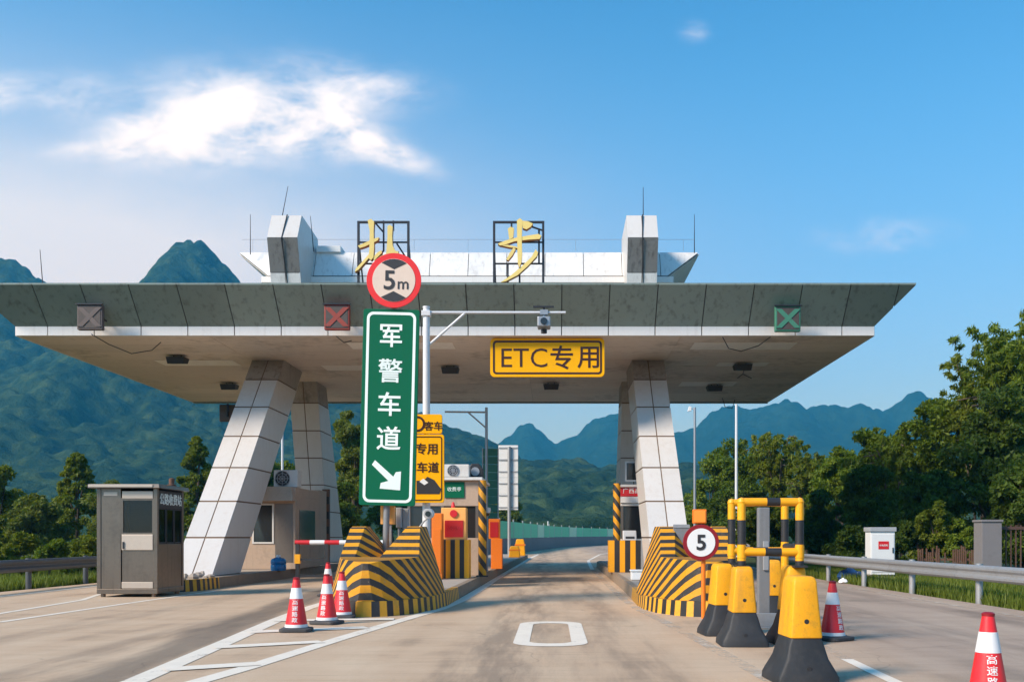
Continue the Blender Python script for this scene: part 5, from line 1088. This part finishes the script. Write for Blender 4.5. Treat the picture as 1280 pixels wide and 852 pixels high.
pole(353, 52, 528, 'plain white pole behind the left booth', 'pole_white', None, .075)
# far parapet wall and green screen following the bend
cur = [(60,-5.6),(68,-4.4),(77,-3.05),(100,-1.25),(124,.75),(150,4.95),(175,10.9),(210,23.9)]
Yc = np.array([c[0] for c in cur], float); Xc = np.array([c[1] for c in cur]); d = np.r_[0, np.cumsum(np.hypot(np.diff(Xc), np.diff(Yc)))]; n = 22
t = thing('parapet_wall', 'dark grey parapet wall along the far bend of the road', 'wall', (-3,77,0)); t2 = thing('green_screen', 'pale green screen fence on top of the far parapet wall', 'fence', (-3,77,1.35))
for i in range(n):
    s0, s1 = d[-1]*i/n, d[-1]*(i+1)/n-.06; P = [(np.interp(s, d, Xc)-.25, np.interp(s, d, Yc)) for s in (s0, s1)]
    zt = 1.15+.35*i/n
    mb = MB(); mb.hexa([(P[0][0]-.25,P[0][1]+.05,-.05),(P[0][0],P[0][1],-.05),(P[1][0],P[1][1],-.05),(P[1][0]-.25,P[1][1]+.05,-.05)], [(P[0][0]-.2,P[0][1]+.05,zt),(P[0][0]-.05,P[0][1],zt),(P[1][0]-.05,P[1][1],zt+.02),(P[1][0]-.2,P[1][1]+.05,zt+.02)]); mb.build('wall_section', 'pillar_grey', t)
    if i > 1:
        mb = MB(); mb.hexa([(P[0][0]-.16,P[0][1]+.05,zt+.03),(P[0][0]-.10,P[0][1],zt+.03),(P[1][0]-.10,P[1][1],zt+.03),(P[1][0]-.16,P[1][1]+.05,zt+.03)], [(P[0][0]-.16,P[0][1]+.05,zt+1.35),(P[0][0]-.10,P[0][1],zt+1.35),(P[1][0]-.10,P[1][1],zt+1.35),(P[1][0]-.16,P[1][1]+.05,zt+1.35)]); mb.build('screen_panel', 'screen_pale' if (i*7) % 5 == 2 else 'screen_green', t2)
        mb = MB(); mb.tube((P[0][0]-.13,P[0][1]-.0,zt),(P[0][0]-.13,P[0][1],zt+1.55),.06,n=6); mb.build('post', 'galvanised', t2)
pole(685, 160, 651, 'small white-topped post standing beyond the green screen', 'pole_white', None, .12)

# ------------------------------------------------------------------ vegetation
def leaves_mesh(name, C, n_per, spread, size, aspect, m, parent, seed, droop=.3, off=(0,0,0)):
    rs = np.random.RandomState(seed); K = len(C); N = K*n_per
    c = np.repeat(C[:, :3], n_per, 0); r = np.repeat(C[:, 3], n_per)
    d = rs.normal(size=(N, 3)); d /= np.linalg.norm(d, axis=1)[:, None]; rad = rs.rand(N)**.45
    p = c+d*(rad*r*spread)[:, None]*np.array((1,1,.75))
    a = rs.normal(size=(N, 3))*.8+d*.6; a[:, 2] -= droop; a /= np.linalg.norm(a, axis=1)[:, None]
    b = np.cross(a, rs.normal(size=(N, 3))); b /= np.linalg.norm(b, axis=1)[:, None]
    L = size*(.6+.8*rs.rand(N))[:, None]; w = L*aspect
    v = np.stack([p-a*L*.5, p+b*w*.5, p+a*L*.5, p-b*w*.5], 1).reshape(-1, 3)-np.array(off)
    f = np.arange(N*4).reshape(-1, 4)
    return np_mesh(name, v, f, m, parent)
def limbs(t, base, tips, r0, seed):
    rs = random.Random(seed); mb = MB(); trunk_top = np.array(base)+np.array((0,0,max(p[2] for p in tips)*.55-base[2]*.5))
    pts = [np.array(base, float)]; H = trunk_top[2]-base[2]
    for i in range(1, 5): pts.append(np.array((base[0]+rs.uniform(-.05,.05)*H, base[1]+rs.uniform(-.05,.05)*H, base[2]+H*i/4)))
    for i in range(4): mb.tube(pts[i], pts[i+1], r0*(1-.17*i), r0*(1-.17*(i+1)), 8)
    for tip in tips:
        k = rs.choice((2,3,4)); s = pts[k]; m_ = (s+np.array(tip))/2+np.array((0,0,.08*H)); mb.tube(s, m_, r0*.35, r0*.22, 6); mb.tube(m_, tip, r0*.22, r0*.06, 5)
    mb.build('trunk', 'bark', t, 0, True)
def tree(label, x, y, h, rx, m, seed, kind='round', nper=120, K=70, leaf=.26, group='trees beside the plaza', name='tree', base_z=0.0, low=.22):
    rs = np.random.RandomState(seed); t = thing(name, label, 'tree' if name != 'shrub' else 'shrub', (x,y,base_z), group); C = []
    zlo = .30 if low < .15 else .45
    lobes = [(rs.uniform(-.55,.55)*rx, rs.uniform(-.55,.55)*rx, h*(zlo+(.84-zlo)*(i_/8)+rs.uniform(-.05,.05)), rs.uniform(.45,.8)*(1.15-.5*i_/8)) for i_ in range(9)]
    while len(C) < K:
        if kind == 'round':
            lb = lobes[rs.randint(9)]; d = rs.normal(size=3); d /= np.linalg.norm(d); rr = lb[3]*rs.rand()**.35
            p = np.array((lb[0]+d[0]*rx*rr, lb[1]+d[1]*rx*rr, lb[2]+d[2]*h*.32*rr)); s = rx*rs.uniform(.14,.30)
        elif kind == 'cone':
            u = rs.rand()**.7; ang = rs.rand()*6.28; q_ = rx*(1-u)**.62*(.45+.55*rs.rand()); p = np.array((q_*math.cos(ang), q_*math.sin(ang), h*(low+(1-low)*u))); s = rx*rs.uniform(.14,.28)*(1.15-u*.75)
        else:    # arching bamboo plume
            ang = rs.rand()*6.28; rch = rx*(.35+.65*rs.rand()); hh = h*(.62+.38*rs.rand())
            for u in np.linspace(.30, 1.0, 6):
                rad = rch*u**2.2; p = np.array((rad*math.cos(ang), rad*math.sin(ang), hh*(1-(1-u)**1.6)*(1-.12*u**6))); C.append((x+p[0], y+p[1], base_z+p[2], rx*.15*(1.2-.7*u)))
            continue
        if p[2] < h*low: continue
        if p[2]+s*.75 > h: p[2] = h-s*.75
        C.append((x+p[0], y+p[1], base_z+p[2], s))
    C = np.array(C)
    leaves_mesh('crown', C, int(nper*1.5), 1.0, leaf*.78, .42 if kind != 'plume' else .22, m, t, seed+1, .25 if kind != 'plume' else .8, (x,y,base_z))
    tips = [tuple(C[i, :3]) for i in rs.choice(len(C), 9, replace=False)]
    if kind == 'plume':
        mb = MB()
        for i in range(14):
            ang = rs.rand()*6.28; rch = rx*(.3+.6*rs.rand()); hh = h*(.6+.4*rs.rand()); pp = []
            for u in np.linspace(0, 1, 6): rad = rch*u**2.2; pp.append((x+.2*math.cos(ang)+rad*math.cos(ang), y+.2*math.sin(ang)+rad*math.sin(ang), base_z+hh*(1-(1-u)**1.6)*(1-.12*u**6)))
            mb.path(pp, .03, 5)
        mb.build('trunk', 'bark', t)
    else: limbs(t, (x,y,base_z-.1), tips, .035*h*.6+.03, seed)
    return t
def T(label, px, py, Y, wpx, m, seed, kind='round', **kw): return tree(label, ex(px, Y), Y, ez(py, Y), wpx*Y/F, m, seed, kind, **kw)
T('tallest feathery bamboo clump at the right edge of the picture', 1276, 372, 38, 84, 'leaf_mid', 101, 'plume', K=620, nper=30, leaf=.36)
T('leafy tree with bright crown left of the tall bamboo clump', 1172, 488, 43, 56, 'leaf_mid', 102, 'round', K=120, nper=150, leaf=.24, low=.1)
T('broad dark tree behind the grey pillar', 1238, 470, 36, 62, 'leaf_dark', 103, 'round', K=120, nper=150, leaf=.24, low=.05)
T('feathery spray of bamboo left of the tall clump', 1226, 408, 41, 56, 'leaf_bright', 133, 'plume', K=420, nper=30, leaf=.34)
T('thin bamboo spray above the dark cabinet tree', 1120, 520, 44, 40, 'leaf_mid', 134, 'plume', K=360, nper=28, leaf=.34)
T('bushy tree in front of the rightmost mountain', 1104, 522, 47, 46, 'leaf_mid', 104, 'round', K=100, nper=140, leaf=.26, low=.08)
T('dark dense tree behind the white utility cabinet', 1088, 575, 40, 46, 'leaf_dark', 105, 'round', K=95, nper=150, leaf=.23, low=.03)
T('rounded tree right of the pipe frames', 1050, 548, 55, 46, 'leaf_mid', 106, 'round', K=95, nper=140, leaf=.28, low=.05)
T('slender-tipped bamboo clump above the pipe frames', 972, 528, 64, 44, 'leaf_bright', 107, 'plume', K=420, nper=30, leaf=.42)
T('bright feathery clump between the pole and the rounded tree', 1012, 552, 60, 40, 'leaf_bright', 118, 'plume', K=360, nper=30, leaf=.40)
T('pale green tree directly behind the white pole', 930, 545, 72, 40, 'leaf_mid', 108, 'round', K=90, nper=130, leaf=.34, low=.05)
T('small round tree right beside the grey lamp pole', 888, 556, 78, 34, 'leaf_mid', 109, 'round', K=80, nper=120, leaf=.36, low=.05)
T('dark low tree under the small round tree', 905, 602, 70, 34, 'leaf_dark', 119, 'round', K=70, nper=120, leaf=.32, low=.03)
T('far small tree at the left end of the right tree belt', 868, 615, 96, 26, 'leaf_mid', 110, 'round', K=50, nper=110, leaf=.45, low=.05)
T('very dark bush between the pipe frames and the cabinet', 1022, 612, 44, 40, 'leaf_dark', 111, 'round', K=80, nper=150, leaf=.25, low=.03)
T('dark tree filling the right edge below the bamboo', 1285, 545, 32, 60, 'leaf_dark', 112, 'round', K=110, nper=150, leaf=.22, low=.03)
T('shaded tree between the cabinet and the grey pillar', 1150, 585, 36, 48, 'leaf_dark', 131, 'round', K=90, nper=150, leaf=.23, low=.03)
T('sunlit yellow-green bush behind the pipe frames', 948, 625, 52, 42, 'leaf_bright', 113, 'round', K=70, nper=140, leaf=.30, low=.03, name='shrub', group='roadside shrubs')
T('light green upright shrub between cabinet and pillar', 1170, 625, 32.5, 28, 'leaf_bright', 114, 'round', K=50, nper=110, leaf=.20, low=.03, name='shrub', group='roadside shrubs')
T('mid green shrub just left of the grey pillar', 1208, 648, 31.5, 24, 'leaf_mid', 115, 'round', K=45, nper=110, leaf=.19, low=.03, name='shrub', group='roadside shrubs')
T('low dark shrub behind the blue sacks', 1060, 650, 34, 32, 'leaf_dark', 116, 'round', K=55, nper=120, leaf=.20, low=.02, name='shrub', group='roadside shrubs')
T('low shrub right behind the utility cabinet', 1128, 650, 33.5, 26, 'leaf_dark', 117, 'round', K=50, nper=120, leaf=.20, low=.02, name='shrub', group='roadside shrubs')
T('leafy tree cut by the left edge of the picture', -4, 572, 46, 40, 'leaf_bright', 120, 'round', K=95, nper=140, leaf=.26, low=.05)
T('pointed young tree left of the steel kiosk', 96, 566, 52, 42, 'leaf_bright', 121, 'cone', K=150, nper=120, leaf=.24, low=.04)
T('pointed tree between the kiosk and the left column', 246, 546, 58, 40, 'leaf_bright', 122, 'cone', K=150, nper=120, leaf=.26, low=.04)
T('low bushy tree left of the pointed young tree', 46, 612, 44, 42, 'leaf_pine', 123, 'round', K=85, nper=140, leaf=.24, low=.02)
T('green tree directly behind the steel kiosk', 160, 596, 50, 46, 'leaf_pine', 124, 'round', K=90, nper=140, leaf=.26, low=.02)
T('tall green tree between the rear left column and the green sign', 440, 492, 64, 36, 'leaf_pine', 125, 'round', K=130, nper=150, leaf=.32, low=.02)
T('dark tree behind the left booth', 322, 560, 68, 44, 'leaf_mid', 126, 'round', K=90, nper=130, leaf=.34, low=.02)
T('tree showing just left of the rear left column', 385, 540, 72, 36, 'leaf_mid', 127, 'round', K=90, nper=130, leaf=.36, low=.02)
T('tree hidden behind the green sign', 490, 560, 76, 40, 'leaf_dark', 128, 'round', K=80, nper=130, leaf=.36, low=.02)
T('bushy tree lower down in front of the tall green tree', 425, 600, 56, 34, 'leaf_dark', 132, 'round', K=80, nper=130, leaf=.30, low=.02)
T('small soft tree behind the pale signboard', 630, 620, 120, 26, 'leaf_pine', 129, 'round', K=60, nper=110, leaf=.5, low=.02)
T('far bush under the booth roof line', 575, 610, 95, 34, 'leaf_mid', 130, 'round', K=60, nper=110, leaf=.45, low=.02)
for k, (px, py, Y, w, m, lab) in enumerate(((20,664,31,34,'leaf_bright','bright low shrub behind the left guardrail at the picture edge'), (100,668,33,30,'leaf_bright','bright low shrub behind the guardrail beside the kiosk'), (62,672,30,26,'leaf_mid','darker low shrub between the two bright ones'), (140,662,36,30,'leaf_dark','dark shrub hidden behind the kiosk'), (-40,655,30,40,'leaf_mid','shrub just outside the left picture edge'), (212,668,38,26,'leaf_mid','low shrub glimpsed between kiosk and left column'))):
    T(lab, px, py, Y, w, m, 140+k, 'round', K=40, nper=130, leaf=.17, low=.02, name='shrub', group='roadside shrubs')
def grass(label, n, xr_, yr_, seed, h=.3):
    rs = np.random.RandomState(seed); x = xr_[0]+(xr_[1]-xr_[0])*rs.rand(n)**1.3; y = yr_[0]+(yr_[1]-yr_[0])*rs.rand(n); a = rs.rand(n)*6.28; hh = h*(.4+rs.rand(n)); w = .012+.012*rs.rand(n)
    ln = .5*hh*rs.rand(n); b = rs.rand(n)*6.28; z = np.full(n, -.06)
    p0 = np.stack([x-w*np.cos(a), y-w*np.sin(a), z], 1); p1 = np.stack([x+w*np.cos(a), y+w*np.sin(a), z], 1); tip = np.stack([x+ln*np.cos(b), y+ln*np.sin(b), z+hh], 1); mid = (p1+tip)/2+np.stack([w*.5*np.cos(a), w*.5*np.sin(a), 0*z], 1)
    v = np.stack([p0, p1, mid, tip], 1).reshape(-1, 3); o = np_mesh('grass', v, np.arange(n*4).reshape(-1, 4), 'grass'); tag(o, label, 'grass', None, 'stuff')
grass('rough green verge grass behind the right guardrail', 60000, (8.5,14), (13,40), 5, .26)
grass('verge grass behind the left guardrail', 32000, (-13.4,-19), (18,42), 6, .26)

# ------------------------------------------------------------------ haze
m = bpy.data.materials.new('haze_air'); m.use_nodes = True; tt = m.node_tree; tt.nodes.clear(); q = G(tt)
pv = q.n('ShaderNodeVolumePrincipled', {'Color': (.05,.42,.76,1), 'Absorption Color': (1,1,1,1), 'Density': .00055, 'Anisotropy': .3}); q.n('ShaderNodeOutputMaterial', {'Volume': pv.outputs[0]}); MATS['haze_air'] = m
mb = MB(); mb.box(-2650, 2650, -450, 4050, -1.5, 345); hz = mb.build('haze', 'haze_air'); tag(hz, 'thin blue haze in the air over the valley', 'haze', None, 'stuff')
